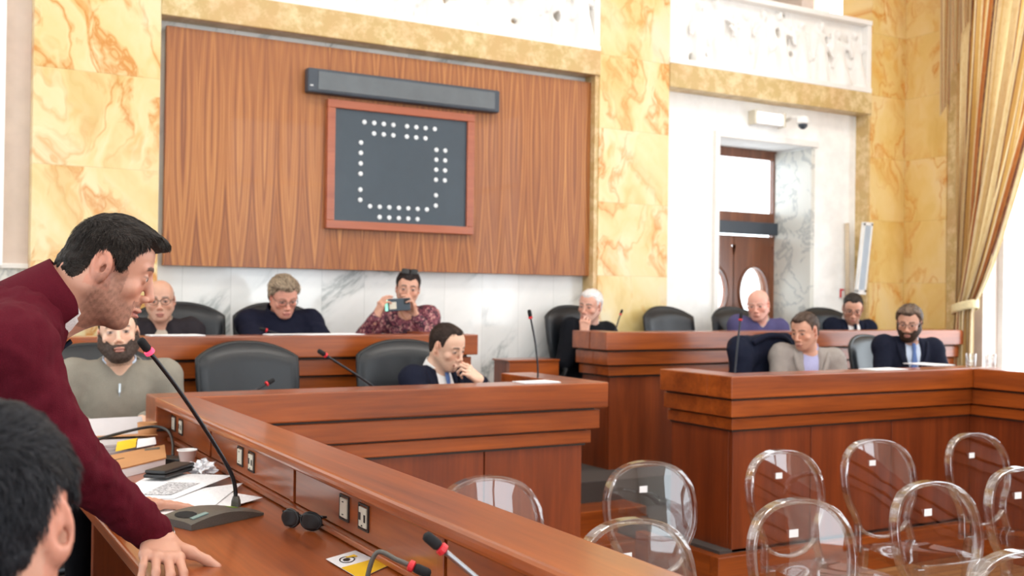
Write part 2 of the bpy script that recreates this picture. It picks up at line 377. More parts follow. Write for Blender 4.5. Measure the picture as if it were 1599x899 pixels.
for i, (x, y) in enumerate(FILL_LAMPS):
    t = thing('ceiling_fill_panel', (x, y, 5.5), 'square white panel added out of view in the chamber ceiling as fill light', 'ceiling light', 'added ceiling fill panels')  # unseen glowing panels that go with the added fill lamps
    part('frame', B(x - .62, x + .62, y - .62, y + .62, 5.42, 5.499), 'white_plastic', t, .01); part('diffuser', B(x - .56, x + .56, y - .56, y + .56, 5.405, 5.42), 'lamp_glow', t)

# door
dr = thing('door_1', (6.45, 7.27, ZT), 'dark wooden double door with oval glass panes and bright transom above', 'door'); dr['kind'] = 'structure'
def plate_with_holes(w, x0, x1, z0, z1, y0, y1, holes, n=40):
    """rectangle with elliptical holes cut: each hole gets its own strip of the plate"""
    for cx_, cz, rx, rz, xa, xb, za, zb in holes:
        ring = []; outer = []
        for i in range(n):
            a = 2 * math.pi * i / n; c, s_ = math.cos(a), math.sin(a); ring.append((cx_ + rx * c, cz + rz * s_))
            k_ = min(((xb - cx_) if c > 0 else (cx_ - xa)) / max(abs(c), 1e-6), ((zb - cz) if s_ > 0 else (cz - za)) / max(abs(s_), 1e-6))
            outer.append((cx_ + k_ * c, cz + k_ * s_))
        b = len(w.v)
        for y in (y0, y1):
            w.v += [(p[0], y, p[1]) for p in ring] + [(p[0], y, p[1]) for p in outer]
        for i in range(n):
            j = (i + 1) % n
            w.f += [(b + i, b + n + i, b + n + j, b + j), (b + 2 * n + j, b + 3 * n + j, b + 3 * n + i, b + 2 * n + i), (b + i, b + j, b + 2 * n + j, b + 2 * n + i)]
w = M(); w.box(5.87, 5.97, 7.24, 7.30, ZT, 2.72); w.box(6.915, 6.95, 7.24, 7.30, ZT, 2.72); w.box(5.97, 6.915, 7.24, 7.30, 2.635, 2.72); w.box(5.97, 6.915, 7.24, 7.30, 2.06, 2.15)
part('door_frame', w, 'door_wood', dr, .004)
part('transom_pane', B(5.97, 6.915, 7.265, 7.275, 2.15, 2.635), 'glass', dr)
part('rail', B(5.97, 6.93, 7.19, 7.27, 1.95, 2.06), 'anthracite', dr, .008, label='dark grey metal rail over the door leaves')
for xa, xb in ((5.97, 6.44), (6.45, 6.92)):
    w = M(); cz, cx_ = 1.43, (xa + xb) / 2
    w.box(xa, xb, 7.24, 7.29, ZT, 1.0); w.box(xa, xb, 7.24, 7.29, 1.85, 1.935)
    plate_with_holes(w, 0, 0, 0, 0, 7.24, 7.29, [(cx_, cz, .165, .225, xa, xb, 1.0, 1.85)])
    lf = part('door_leaf', w, 'door_wood', dr)
    e = M(); e.tube([(cx_ + .175 * math.cos(a), 7.235, cz + .235 * math.sin(a)) for a in [2 * math.pi * i / 40 for i in range(40)]], .012, 6, closed=True)
    part('oval_moulding', e, 'door_wood', lf, smooth=True)
    part('pane', M().prism([(cx_ + .17 * math.cos(2 * math.pi * i / 32), cz + .23 * math.sin(2 * math.pi * i / 32)) for i in range(32)], .006, lambda u, v, w_: (u, 7.262 + w_, v)), 'glass', lf)

# wood veneer panel, display, magnetic board
o = part('wall_panel', B(1.39, 4.60 - .06, 6.715, 6.755, 1.525, 3.0), 'veneer', None, .002); tag(o, 'large striped wood veneer panel mounted on the marble back wall', 'wall panel')
o2 = B(1.41, 4.5, 6.755, 6.8, 1.55, 2.97); o2 = part('mounting_batten', o2, 'aluminium', o)
t = thing('display_bar', (2.98, 6.7, 2.66), 'long narrow dark electronic display bar fixed above the framed board', 'display')
part('housing', B(2.27, 3.70, 6.64, 6.713, 2.675, 2.835), 'anthracite', t, .012)
part('display_window', B(2.34, 3.655, 6.634, 6.641, 2.695, 2.815), 'screen', t, .002, label='grey reflective display window')
part('indicator', B(2.285, 2.305, 6.634, 6.641, 2.715, 2.722), 'dot_white', t)
t = thing('lettering_board', (2.97, 6.7, 1.8), 'dark framed board with rows of white dots tracing a seating plan, under the display bar', 'board')
w = M(); x0, x1, z0, z1 = 2.42, 3.515, 1.795, 2.65; b_ = .055
w.box(x0, x1, 6.67, 6.714, z1 - b_, z1); w.box(x0, x1, 6.67, 6.714, z0, z0 + b_); w.box(x0, x0 + b_, 6.67, 6.714, z0 + b_, z1 - b_); w.box(x1 - b_, x1, 6.67, 6.714, z0 + b_, z1 - b_)
part('frame', w, 'frame_wood', t, .004)
part('face', B(x0 + b_, x1 - b_, 6.69, 6.712, z0 + b_, z1 - b_), 'slate', t, label='slate grey board face')
DOTS = []
def dotrow(us, v): DOTS.extend((u, v) for u in us)
G_ = .0705
dotrow([2.684 + G_ * i for i in range(4)] + [2.997 + G_ * i for i in range(4)], 2.521); dotrow([2.755 + G_ * i for i in range(3)] + [2.997 + G_ * i for i in range(3)], 2.450)
for v in (2.381, 2.312, 2.241, 2.172, 2.065, 1.996): dotrow([2.662], v)
for v in (2.377, 2.308, 2.238, 2.168): dotrow([3.223, 3.292], v)
dotrow([3.224], 2.06); dotrow([3.224], 1.988)
dotrow([2.733 + G_ * i for i in range(7)], 1.957); dotrow([2.804 + G_ * i for i in range(5)], 1.887)
for u, v in DOTS: part('dot', M().lathe([(.0155, 0), (.0155, .004), (.010, .006)], (u, 6.69, v), 12, Matrix.Rotation(math.pi / 2, 3, 'X')), 'dot_white', t)
# ------------------------------------------------------------------ council desks
def bench_x(name, label, x0, x1, yf, zt, zf, seams, left=True, right=True, d=.2, dend=.72, plinth=True, desk=(0, 0), desk_d=.42):
    """desk with a stepped front facing -Y"""
    t = thing(name, ((x0 + x1) / 2, yf + .3, zf), label, 'desk')
    def u(ins, za, zb, deep=None):
        m = M(); dd = deep or d
        xa, xb = x0 + (ins if left else 0), x1 - (ins if right else 0)
        m.box(xa, xb, yf + ins, yf + dd, za, zb)
        if right: m.box(x1 - dd, xb, yf + dd, yf + dend, za, zb)
        if left: m.box(xa, x0 + dd, yf + dd, yf + dend, za, zb)
        return m
    part('ledge', u(0, zt - .122, zt), 'desk_wood_x', t, .006)
    part('groove', u(.05, zt - .135, zt - .12), 'socket_dark', t)
    part('upper_band', u(.03, zt - .225, zt - .135), 'desk_wood_x', t, .004)
    part('lower_band', u(.06, zt - .298, zt - .236), 'desk_wood_x', t, .004)
    part('groove', u(.08, zt - .31, zt - .22), 'socket_dark', t)
    xs = [x0 + (.09 if left else 0)] + list(seams) + [x1 - (.09 if right else 0)]
    for a, b in zip(xs[:-1], xs[1:]):
        part('front_panel', B(a + .003, b - .003, yf + .09, yf + .12, zf - .0, zt - .3), 'desk_wood_z', t, .003)
    if right: part('side_panel', B(x1 - .12, x1 - .09, yf + .123, yf + dend, zf, zt - .3), 'desk_wood_z', t, .003)
    if left: part('side_panel', B(x0 + .09, x0 + .12, yf + .123, yf + dend, zf, zt - .3), 'desk_wood_z', t, .003)
    if desk[1] > desk[0]:
        part('desk_top', B(desk[0], desk[1], yf + d, yf + d + desk_d, zt - .20, zt - .17), 'desk_wood_x', t, .004)
    return t
bench_x('council_desk', 'long wooden desk of the middle row facing the camera, with stepped front', .862, 2.995, 4.25, .95, -.02, (1.75, 2.36), left=False, desk=(1.3, 2.8))
bench_x('council_desk', 'raised wooden desk of the back row on the left, under the veneer panel', -1.3, 3.02, 5.65, 1.13, ZT, (-.4, .5, 1.4, 2.2), left=False, dend=.6, desk=(-1.3, 2.8), desk_d=.3)
bench_x('council_desk', 'raised wooden desk of the back row on the right, before the door', 4.1, 7.78, 5.85, 1.13, .0, (5.1, 6.1, 7.0), dend=.42, desk=(4.3, 7.6), desk_d=.25)
bench_x('council_desk', 'wooden desk of the right block behind the clear chairs, with a cut corner', 3.85, 6.05, 4.33, .95, -.02, (4.53, 5.2), right=False, dend=.62, desk=(4.05, 5.83))
# plinths and risers of the tiers
struct('trim_23', B(1.05, 2.93, 4.30, 4.37, ZF, -.02), 'desk_wood_x', .004); struct('trim_24', B(3.80, 5.86, 4.36, 4.43, ZF, -.02), 'desk_wood_x', .004)
struct('trim_25', B(3.80, 3.87, 4.43, 5.10, ZF, -.02), 'desk_wood_y', .004)
struct('trim_26', B(4.12, 7.8, 5.80, 5.86, ZF, .02), 'desk_wood_x', .004); struct('trim_27', B(2.93, 3.0, 4.37, 5.6, ZF, -.02), 'desk_wood_y', .004)
# right hand desk running towards the camera (facing -X)
t = thing('council_desk', (6.1, 1.6, 0), 'wooden desk at the right edge, running towards the camera below the window', 'desk')
def yr(ins, za, zb): return B(5.83 + ins, 6.05, -1.5, 4.328 + ins, za, zb)
part('ledge', yr(0, .828, .95), 'desk_wood_y', t, .006); part('groove', yr(.05, .815, .83), 'socket_dark', t); part('upper_band', yr(.03, .725, .815), 'desk_wood_y', t, .004)
part('lower_band', yr(.06, .652, .714), 'desk_wood_y', t, .004); part('groove', yr(.08, .64, .73), 'socket_dark', t)
for a, b in ((-1.5, .4), (.4, 1.7), (1.7, 3.0), (3.0, 4.42)): part('front_panel', B(5.92, 5.95, a + .003, b - .003, -.02, .65), 'desk_wood_z', t, .003)
part('desk_top', B(6.05, 6.5, -1.5, 4.33, .75, .78), 'desk_wood_y', t, .004)
struct('trim_28', B(5.87, 5.94, -1.5, 4.36, ZF, -.02), 'desk_wood_y', .004)
# near desk (facing +X, seen from inside)
t = thing('council_desk', (.8, 1.6, 0), 'near wooden desk under the leaning man, with sockets set in its inner face', 'desk')
NEAR = t
lm = M().box(.855, 1.022, -1.2, 4.248, .918, .95)
part('ledge', lm, 'desk_wood_y', t, .012, seg=3)
part('core', B(.94, 1.0, -1.2, 4.248, .0, .918), 'desk_wood_y', t)
for a, b in ((-1.2, .05), (.05, .96), (.96, 1.868), (1.868, 2.777), (2.777, 3.668), (3.668, 4.45)):
    part('inner_panel', B(.925, .94, a + .02, b - .02, .80, .917), 'desk_wood_y', t, .002)
    part('post', B(.921, .94, a - .012, a + .018, .80, .917), 'desk_wood_y', t, .002)
part('rail', B(.905, .94, -1.2, 4.248, .782, .798), 'desk_wood_y', t, .004)
part('desk_top', B(.445, .94, -1.2, 4.62, .745, .78), 'desk_wood_y', t, .008, seg=3)
for y in (-.9, .96, 1.868, 3.668): part('support_panel', B(.55, .94, y - .02, y + .02, 0, .745), 'desk_wood_z', t, .003)
part('outer_band', B(1.0, 1.01, -1.2, 4.248, .70, .90), 'desk_wood_y', t, .004); 
for y0 in (4.219, 3.288, 2.392, 1.45):
    for kk, yy in enumerate((y0, y0 - .121)):
        f = M(); x = .921
        f.box(x, x + .006, yy - .03, yy + .03, .822, .826); f.box(x, x + .006, yy - .03, yy + .03, .878, .882)
        f.box(x, x + .006, yy - .03, yy - .026, .826, .878); f.box(x, x + .006, yy + .026, yy + .03, .826, .878)
        fo = part('socket', f, 'socket_dark', t, label='cream socket plate in a dark frame')
        part('plate', B(.919, .9245, yy - .022, yy + .022, .829, .875), 'ivory', fo, .002)
        s = M()
        if kk == 0: s.box(.9175, .9195, yy - .004, yy + .004, .866, .868); s.box(.9175, .9195, yy - .004, yy + .004, .836, .838)
        else: s.box(.9175, .9195, yy + .008, yy + .018, .845, .862); s.box(.9175, .9195, yy - .02, yy - .012, .843, .86); s.box(.9175, .9195, yy - .003, yy + .002, .832, .835)
        part('contacts', s, 'socket_dark', fo)
# low side partition left of the raised right desk
t = thing('side_partition', (3.8, 6.35, ZT), 'low wooden partition box beside the end of the raised right desk', 'partition')
part('panel', B(3.6, 4.0, 6.28, 6.33, ZT, .915), 'desk_wood_x', t, .004); part('cap', B(3.585, 4.0, 6.27, 6.5, .915, .928), 'desk_wood_x', t, .003)
part('side_panel', B(3.6, 3.64, 6.33, 6.5, ZT, .915), 'desk_wood_z', t, .004)

# ------------------------------------------------------------------ office chairs
def office_chair(label, loc, rz, group=None, h=1.1, wb=.50):
    t = thing('office_chair', (0, 0, 0), label, 'chair', group)
    zb = .50
    def outline(v):                       # half width along the back height
        return wb / 2 * (.80 + .24 * math.sin(min(v * 1.15, 1) * math.pi / 2)) 
    def P(u, v, side):
        ww = outline(v); x = u * ww
        e = (1 - abs(u) ** 2.6) ** .5 if abs(u) < 1 else 0
        topz = zb + (h - zb) * (1 - (1 - v) ** 1.0)
        drop = .075 * abs(u) ** 2.4 * max(0, (v - .3) / .7)
        ev = min(1, (1 - v) / .09, v / .06 + .2) ** .5 if v < 1 else 0
        z = topz - drop
        y = .075 + .10 * (z - zb) / .6 + .05 * (1 - e) * 0 - .05 * u * u * 1.2
        return (x, y - side * (.012 + .050 * e * ev), z)
    for nm, side, mt in (('backrest', 1, 'leather'), ('back_shell', -.5, 'leather_trim')):
        m = M().grid(20, 18, lambda a, b: P(a * 2 - 1, b, side)); part(nm, m, mt, t, smooth=True)
    rim = [P(-1, v, 0) for v in [i / 14 for i in range(15)]] + [P(u, 1, 0) for u in [-.93 + i * .062 for i in range(31)]] + [P(1, v, 0) for v in [1 - i / 14 for i in range(15)]]
    part('piping', M().tube(rim, .014, 8), 'leather_trim', t, smooth=True)
    part('lumbar_pad', M().grid(14, 6, lambda a, b: (lambda u: (u * .19, .075 - .055 * (1 - abs(u) ** 2.5) ** .5 * math.sin(math.pi * min(max(b, .02), .98)) - .03, .55 + .16 * b + .03 * u * u))(a * 2 - 1)), 'leather', t, smooth=True)
    part('seat', B(-.24, .24, -.42, .08, .42, .50), 'leather', t, .04, smooth=True, seg=4)
    part('support_column', M().lathe([(.025, .1), (.025, .42), (.06, .42)], (0, -.15, 0), 14), 'dark_metal', t)
    part('back_bracket', M().tube([(0, -.1, .42), (0, .12, .42), (0, .17, .56), (0, .19, .75)], .022, 8), 'dark_metal', t, smooth=True)
    for s in (-1, 1):
        part('armrest', M().tube([(s * .25, -.08, .46), (s * .29, -.1, .52), (s * .30, -.2, .66), (s * .295, -.05, .69), (s * .285, .12, .68), (s * .25, .17, .66)], [.014, .016, .02, .022, .02, .014], 8), 'leather_trim', t, smooth=True)
    for i in range(5):
        a = 2 * math.pi * i / 5 + .3; c, s = math.cos(a), math.sin(a)
        lg = part('base_arm', M().tube([(0, -.15, .12), (.15 * c, -.15 + .15 * s, .10), (.29 * c, -.15 + .29 * s, .075)], [.025, .02, .014], 8), 'dark_metal', t, smooth=True)
        part('caster', M().tube([(.29 * c - .02 * s, -.15 + .29 * s + .02 * c, .03), (.29 * c + .02 * s, -.15 + .29 * s - .02 * c, .03)], .029, 14), 'leather_trim', lg)
    t.location = loc; t.rotation_euler = (0, 0, rz)
    return t
oc = office_chair('empty black leather office chair behind the middle desk, with a microphone tip before it', (1.56, 5.32, 0), .05, 'office chairs')
dup(oc, (2.42, 5.34, 0), -.22, 'black leather office chair behind the navy suited man resting his chin')
dup(oc, (1.44, 6.46, ZT), -.15, 'black office chair behind the bald man with glasses and dark jacket')
dup(oc, (4.38, 6.56, ZT), .08, 'black leather office chair behind the white haired man in black')
dup(oc, (5.18, 6.44, ZT), .12, 'empty black leather office chair beside the white haired man, against the yellow pillar')
dup(oc, (5.86, 6.44, ZT), .1, 'black leather office chair behind the bald man in the purple sweater')
dup(oc, (6.86, 6.46, ZT), -.1, 'black office chair of the man in a black suit before the yellow pillar')
oce = dup(oc, (4.97, 5.22, 0), .1, 'office chair covered by a dark navy coat')
dup(oc, (6.28, 5.42, 0), .1, 'black leather office chair behind the bearded man in the blue suit')
dup(oc, (2.06, 6.48, ZT), 0, 'dark chair behind the grey haired person in the navy jumper')
dup(oc, (.80, 5.26, 0), 0, 'black chair behind the bearded man in the grey jumper')
for o, z in ((oc, 1.0),): pass

# ------------------------------------------------------------------ clear chairs
def rectsweep(m, pts, w, d, up=(0, 1, 0)):
    """sweep a rectangle (w in the plane, d along local y)"""
    pts = [Vector(p) for p in pts]; b = len(m.v); n = len(pts)
    ww = w if isinstance(w, list) else [w] * n
    for i, p in enumerate(pts):
        tt = (pts[min(i + 1, n - 1)] - pts[max(i - 1, 0)]).normalized(); yv = Vector(up); yv = (yv - tt * yv.dot(tt)).normalized(); nv = tt.cross(yv)
        for a, c in ((-1, -1), (1, -1), (1, 1), (-1, 1)): m.v.append(tuple(p + nv * (a * ww[i] / 2) + yv * (c * d / 2)))
    for i in range(n - 1):
        m.f += [(b + i * 4 + k, b + i * 4 + (k + 1) % 4, b + i * 4 + 4 + (k + 1) % 4, b + i * 4 + 4 + k) for k in range(4)]
    m.f += [(b + 3, b + 2, b + 1, b), tuple(b + (n - 1) * 4 + k for k in range(4))]
    return m
def spline(ctrl, n):
    out = []; c = [ctrl[0]] + list(ctrl) + [ctrl[-1]]
    for i in range(1, len(c) - 2):
        p0, p1, p2, p3 = [np.array(q, float) for q in c[i - 1:i + 3]]
        for j in range(n):
            t = j / n; out.append(tuple(.5 * ((2 * p1) + (-p0 + p2) * t + (2 * p0 - 5 * p1 + 4 * p2 - p3) * t * t + (-p0 + 3 * p1 - 3 * p2 + p3) * t ** 3)))
    out.append(tuple(ctrl[-1])); return out
def by(x, z): return -.205 - .17 * max(0, z - .42) - .10 * (.2 ** 2 - x * x) * 4   # y of the reclined, slightly curved back
def ghost_chair(label, loc, rz, group):
    t = thing('clear_chair', (0, 0, 0), label, 'chair', group)
    half = [(.168, .42), (.158, .48), (.150, .535), (.162, .585), (.196, .65), (.210, .73), (.199, .81), (.157, .872), (.088, .905), (0, .915)]
    full = half + [(-x, z) for x, z in reversed(half[:-1])]
    pts = [(x, by(x, z), z) for x, z in spline(full, 5)]
    m = rectsweep(M(), pts, .016, .040); fr = part('back_frame', m, 'acrylic', t, .003)
    ov = [(x, z) for x, z in spline(half[3:] + [(-x, z) for x, z in reversed(half[3:-1])], 5)]
    arc = [(-.146, .535), (-.115, .505), (-.06, .482), (0, .475), (.06, .482), (.115, .505), (.146, .535)]
    poly = ov + [(x, z) for x, z in spline(arc, 3)]
    # panel as strips from the centre out (keeps the curvature)
    pm = M(); c = (0, .70); n = len(poly); K = 5
    pm.v.append((0, by(0, .70), .70))
    for k_ in range(1, K + 1):
        for x, z in poly:
            xx, z2 = c[0] + (x - c[0]) * .98 * k_ / K, c[1] + (z - c[1]) * .985 * k_ / K; pm.v.append((xx, by(xx, z2), z2))
    for i in range(n):
        j = (i + 1) % n; pm.f.append((0, 1 + i, 1 + j))
        for k_ in range(K - 1): pm.f.append((1 + k_ * n + i, 1 + (k_ + 1) * n + i, 1 + (k_ + 1) * n + j, 1 + k_ * n + j))
    part('back_panel', pm, 'acrylic_sheet', t, smooth=True)
    part('lower_rail', rectsweep(M(), [(x, by(x, z), z) for x, z in spline(arc, 4)], .012, .03), 'acrylic', t, .003, smooth=True)
    def seat(a, b):
        u = a * 2 - 1; v = b; wv = .165 + .045 * math.sin(min(1, v * 1.1) * math.pi / 2)
        e = 1 - .10 * (v ** 6) * u * u
        return (u * wv * e, -.205 + .42 * v * (1 - .04 * u * u * v), .452 - .012 * (1 - u * u) * math.sin(v * math.pi))
    part('seat', M().grid(12, 12, seat), 'acrylic_sheet', t, smooth=True)
    part('seat_rim', M().tube([seat(a / 12, 1) for a in range(13)], .004, 6), 'acrylic', t, smooth=True)
    ap = M()
    edge = [seat(a / 12, 1) for a in range(13)] ; 
    for q in (edge, [seat(1, 1 - b / 8) for b in range(9)], [seat(0, b / 8) for b in range(9)]):
        b0 = len(ap.v)
        for i, p in enumerate(q):
            s_ = i / (len(q) - 1); dz = .05 - .02 * math.sin(s_ * math.pi); ap.v += [(p[0], p[1], p[2] - .004), (p[0], p[1], p[2] - dz)]
        for i in range(len(q) - 1): ap.f.append((b0 + 2 * i, b0 + 2 * i + 1, b0 + 2 * i + 3, b0 + 2 * i + 2))
    part('apron', ap, 'acrylic_sheet', t, smooth=True)
    for s in (-1, 1):
        part('leg', rectsweep(M(), [(s * .192, .19, .44), (s * .190, .192, .25), (s * .180, .20, 0)], [.036, .030, .022], .030), 'acrylic', t, .004)
        part('leg', rectsweep(M(), [(s * .150, -.19, .44), (s * .155, -.20, .25), (s * .185, -.27, 0)], [.034, .030, .022], .032), 'acrylic', t, .004)
        part('joint_rib', B(min(s * .135, s * .170), max(s * .135, s * .170), -.232, -.19, .440, .446), 'acrylic', t)
    part('sticker', M().grid(2, 2, lambda a, b: (.02 + (a - .5) * .038, by(0, .815) + .006, .80 + b * .026)), 'paper', t, solid=.001, label='small white sticker')
    t.location = loc; t.rotation_euler = (0, 0, rz); return t
GZ = ZF
CH = [(1.865, 3.41, 180, 'clear plastic chair rising just behind the near ledge, before the middle desk'),
      (2.62, 3.446, 178, 'clear oval-back chair standing in front of the aisle steps'),
      (3.36, 3.452, 180, 'clear oval-back chair before the cut corner of the right desk'),
      (4.035, 3.527, 174, 'clear oval-back chair in front of the right desk, with its narrow seat side on view'),
      (4.70, 3.484, 177, 'clear oval-back chair farthest from the camera, nearest the corner of the desks'),
      (1.894, 2.565, 182, 'clear chair at the bottom, cut off by the near ledge in front of the aisle'),
      (2.582, 2.577, 176, 'nearest fully visible clear chair, large oval back with a white sticker'),
      (3.283, 2.611, 177, 'clear chair of the second row between the sticker-backed one and the right edge'),
      (3.90, 2.676, 176, 'clear chair cut by the right edge of the picture'),
      (2.56, 1.77, 180, 'clear chair of which only the top of the back shows at the bottom right')]
CH = [(x - .29 * math.sin(a * D2R), y + .29 * math.cos(a * D2R), a, lb) for x, y, a, lb in CH]
gc = None
for x, y, a, lb in CH:
    if gc is None: gc = ghost_chair(lb, (x, y, GZ), a * D2R, 'clear plastic chairs in the hall')
    else: dup(gc, (x, y, GZ), a * D2R, lb)

# ------------------------------------------------------------------ microphones
def mic(label, base, path, r=.0055, cap=.010, lit=False, pad='puck', neck='dark_metal'):
    """base: (x,y,z) on a desk; path: points from the base up to the capsule"""
    t = thing('gooseneck_microphone', base, label, 'microphone', 'gooseneck microphones')
    bx, by_, bz = base
    if pad == 'puck':
        m = M().lathe([(.055, 0), (.055, .012), (.045, .024), (.014, .028)], base, 24); part('base', m, 'mic_grey', t, smooth=False)
    p = spline(path, 8)
    part('gooseneck', M().tube(p, r, 8), neck, t, smooth=True)
    a, b = Vector(p[-2]), Vector(p[-1]); dv = (b - a).normalized(); q = dv.to_track_quat('Z', 'Y').to_matrix()
    part('light_ring', M().lathe([(r * 1.2, 0), (cap * 1.15, .002), (cap * 1.15, .010), (r * 1.2, .012)], tuple(b), 16, q), 'led_ring' if lit else 'red', t, smooth=False, label='red light ring')
    c = b + dv * .012
    part('capsule', M().lathe([(cap * .8, 0), (cap, .004), (cap, cap * 2.6), (cap * .85, cap * 3.2), (cap * .3, cap * 3.5)], tuple(c), 16, q), 'foam', t, smooth=True)
    return t
# the speaker's microphone with its large console
MB0 = Vector((.70, 2.735, .7805)); ax = Vector((.92, .39, 0)).normalized(); ay = Vector((-ax.y, ax.x, 0))
t = mic('tall gooseneck microphone with glowing red ring on a grey console before the leaning man', tuple(MB0), [tuple(MB0 + ax * .072 + Vector((0, 0, .03))), (.755, 2.755, .88), (.70, 2.735, .975), (.60, 2.68, 1.115), (.522, 2.642, 1.212)], r=.0055, cap=.0105, lit=True, pad=None)
cm = M(); nU = 16
def conb(u, v, top):
    hgt = .010 + .022 * math.sin(math.pi * min(1, (u * .9 + .12)))
    wd = .058 + .010 * math.cos(u * 2.0)
    p = MB0 + ax * (-.115 + .235 * u) + ay * ((v * 2 - 1) * wd); p.z += hgt * (1 if top else 0) + (0 if not top else -.004 * abs(v * 2 - 1) ** 3); return p
cm.grid(nU, 8, lambda u, v: conb(u, v, True)); b0 = len(cm.v); cm.grid(nU, 8, lambda u, v: conb(u, 1 - v, False))
for i in range(nU):
    cm.f.append((i, b0 + 8 * (nU + 1) + i, b0 + 8 * (nU + 1) + i + 1, i + 1)); q_ = 8 * (nU + 1); cm.f.append((q_ + i + 1, b0 + i + 1, b0 + i, q_ + i))
for j in range(8):
    a0, a1 = j * (nU + 1), (j + 1) * (nU + 1); r0, r1 = b0 + (8 - j) * (nU + 1), b0 + (7 - j) * (nU + 1)
    cm.f.append((a1, r1, r0, a0)); cm.f.append((a0 + nU, r0 + nU, r1 + nU, a1 + nU))
con = part('console', cm, 'mic_grey', t)
def on_con(u, v, dz=.001): p = conb(u, v, True); p.z += dz; return p
part('speaker_grille', M().grid(10, 6, lambda a, b: on_con(.14 + .055 * math.cos(2 * math.pi * a) * b * 1.6, .5 + .28 * math.sin(2 * math.pi * a) * b, .0012)), 'foam', con)
part('push_button', M().grid(4, 1, lambda a, b: on_con(.08 + .20 * a, .14 + .10 * b, .0015)), 'teal_chrome', con, solid=.002)
part('status_display', M().grid(2, 2, lambda a, b: on_con(.66 + .09 * a, .30 + .22 * b, .001)), 'lcd_green', con, solid=.001, label='small green lit display')
part('neck_socket', M().lathe([(.013, 0), (.012, .014), (.008, .026)], tuple(MB0 + ax * .072 + Vector((0, 0, .024))), 14), 'mic_grey', con)
mic('dim gooseneck microphone at the bottom edge, bent over beside the yellow and white card', (.70, 1.70, .7805), [(.70, 1.70, .80), (.695, 1.692, .87), (.708, 1.68, .922), (.735, 1.66, .912), (.752, 1.648, .904)], r=.0042, cap=.0085, neck='mic_grey')
mic('grey gooseneck microphone leaning left at the bottom edge under the near ledge', (.86, 1.36, .7805), [(.86, 1.36, .80), (.83, 1.375, .86), (.775, 1.41, .92), (.716, 1.436, .975)], r=.0048, cap=.0085, neck='grey_metal')
mic('long gooseneck microphone leaning left between the two empty places of the middle desk', (2.0, 4.60, .7805), [(2.0, 4.6, .80), (1.97, 4.6, .88), (1.88, 4.6, .955), (1.68, 4.6, 1.08)], r=.006, cap=.011)
mic('short gooseneck microphone tip before the first empty chair of the middle desk', (1.26, 4.62, .7805), [(1.26, 4.62, .80), (1.29, 4.63, .88), (1.36, 4.64, .927), (1.415, 4.65, .955)], r=.005, cap=.010)
mic('upright gooseneck microphone at the right end of the middle desk', (2.80, 4.58, .7805), [(2.72, 4.58, .80), (2.80, 4.6, .93), (2.79, 4.6, 1.1), (2.757, 4.6, 1.25)], r=.005, cap=.010)
mic('gooseneck microphone before the white haired man', (4.40, 6.08, .9505), [(4.33, 6.1, .97), (4.345, 6.1, 1.10), (4.37, 6.1, 1.19), (4.39, 6.1, 1.24)], r=.005, cap=.009)
mic('upright gooseneck microphone at the left end of the right desk, before the draped coat', (4.16, 4.62, .7805), [(4.10, 4.6, .80), (4.114, 4.6, .95), (4.13, 4.6, 1.1), (4.15, 4.6, 1.24)], r=.006, cap=.010)
mic('low gooseneck microphone before the grey haired person in navy', (2.0, 5.92, .9505), [(2.0, 5.9, .97), (1.98, 5.9, 1.08), (1.90, 5.9, 1.12), (1.80, 5.9, 1.15)], r=.005, cap=.010)

# ------------------------------------------------------------------ things on the near desk
ZD = .7802
def quadm(pts, z, th=.001):
    m = M(); a, b, c, d = pts
    def fn(u, v):
        x = (a[0] * (1 - u) + b[0] * u) * (1 - v) + (d[0] * (1 - u) + c[0] * u) * v; y = (a[1] * (1 - u) + b[1] * u) * (1 - v) + (d[1] * (1 - u) + c[1] * u) * v
        return (x, y, z(u, v) if callable(z) else z)
    m.grid(12, 12, fn); return m, fn
def m_print():
    n = NT('printed_paper'); v, x, y, z = n.pos()
    a = n.noise(n.scale(v, (130, 130, 1)), 1, 2); rows = n.math('GREATER_THAN', n.math('FRACT', n.math('MULTIPLY', n.math('ADD', n.math('MULTIPLY', x, .3), y), 70.0)), .35)
    ink = n.math('MULTIPLY', n.math('GREATER_THAN', a, .5), rows)
    n.set(Base_Color=n.mix(n.math('MULTIPLY', ink, .9), srgb(205, 205, 208), srgb(84, 84, 92)), Roughness=.7); MAT['printed_paper'] = n.m
    n = NT('faint_print'); v, x, y, z = n.pos()
    a = n.noise(n.scale(v, (150, 150, 1)), 1, 2); rows = n.math('GREATER_THAN', n.math('FRACT', n.math('MULTIPLY', n.math('ADD', x, y), 40.0)), .7)
    ink = n.math('MULTIPLY', n.math('GREATER_THAN', a, .55), rows)
    n.set(Base_Color=n.mix(n.math('MULTIPLY', ink, .3), srgb(240, 240, 242), srgb(130, 130, 140)), Roughness=.7); MAT['faint_print'] = n.m
m_print()
sh, fn = quadm([(.50, 3.08), (.66, 3.0), (.895, 3.27), (.70, 3.46)], lambda u, v: ZD + .0115 + .006 * v * u)
t = part('paper_sheet', sh, 'faint_print', None, solid=.0006); tag(t, 'white sheet with a dense printed table, under the black case', 'paper')
part('printed_table', M().grid(6, 6, lambda a, b: (lambda p: (p[0], p[1], p[2] + .0016))(fn(.42 + .42 * a, .12 + .5 * b))), 'printed_paper', t)
sh, fn2 = quadm([(.585, 2.76), (.76, 2.84), (.90, 2.93), (.70, 3.10)], lambda u, v: ZD + .003 + .004 * v)
t = part('paper_sheet', quadm([(.56, 2.80), (.72, 2.81), (.89, 2.935), (.78, 3.15)], lambda u, v: ZD + .004 + .003 * v)[0], 'faint_print', None, solid=.0006)
tag(t, 'white sheet lying under the microphone console', 'paper')
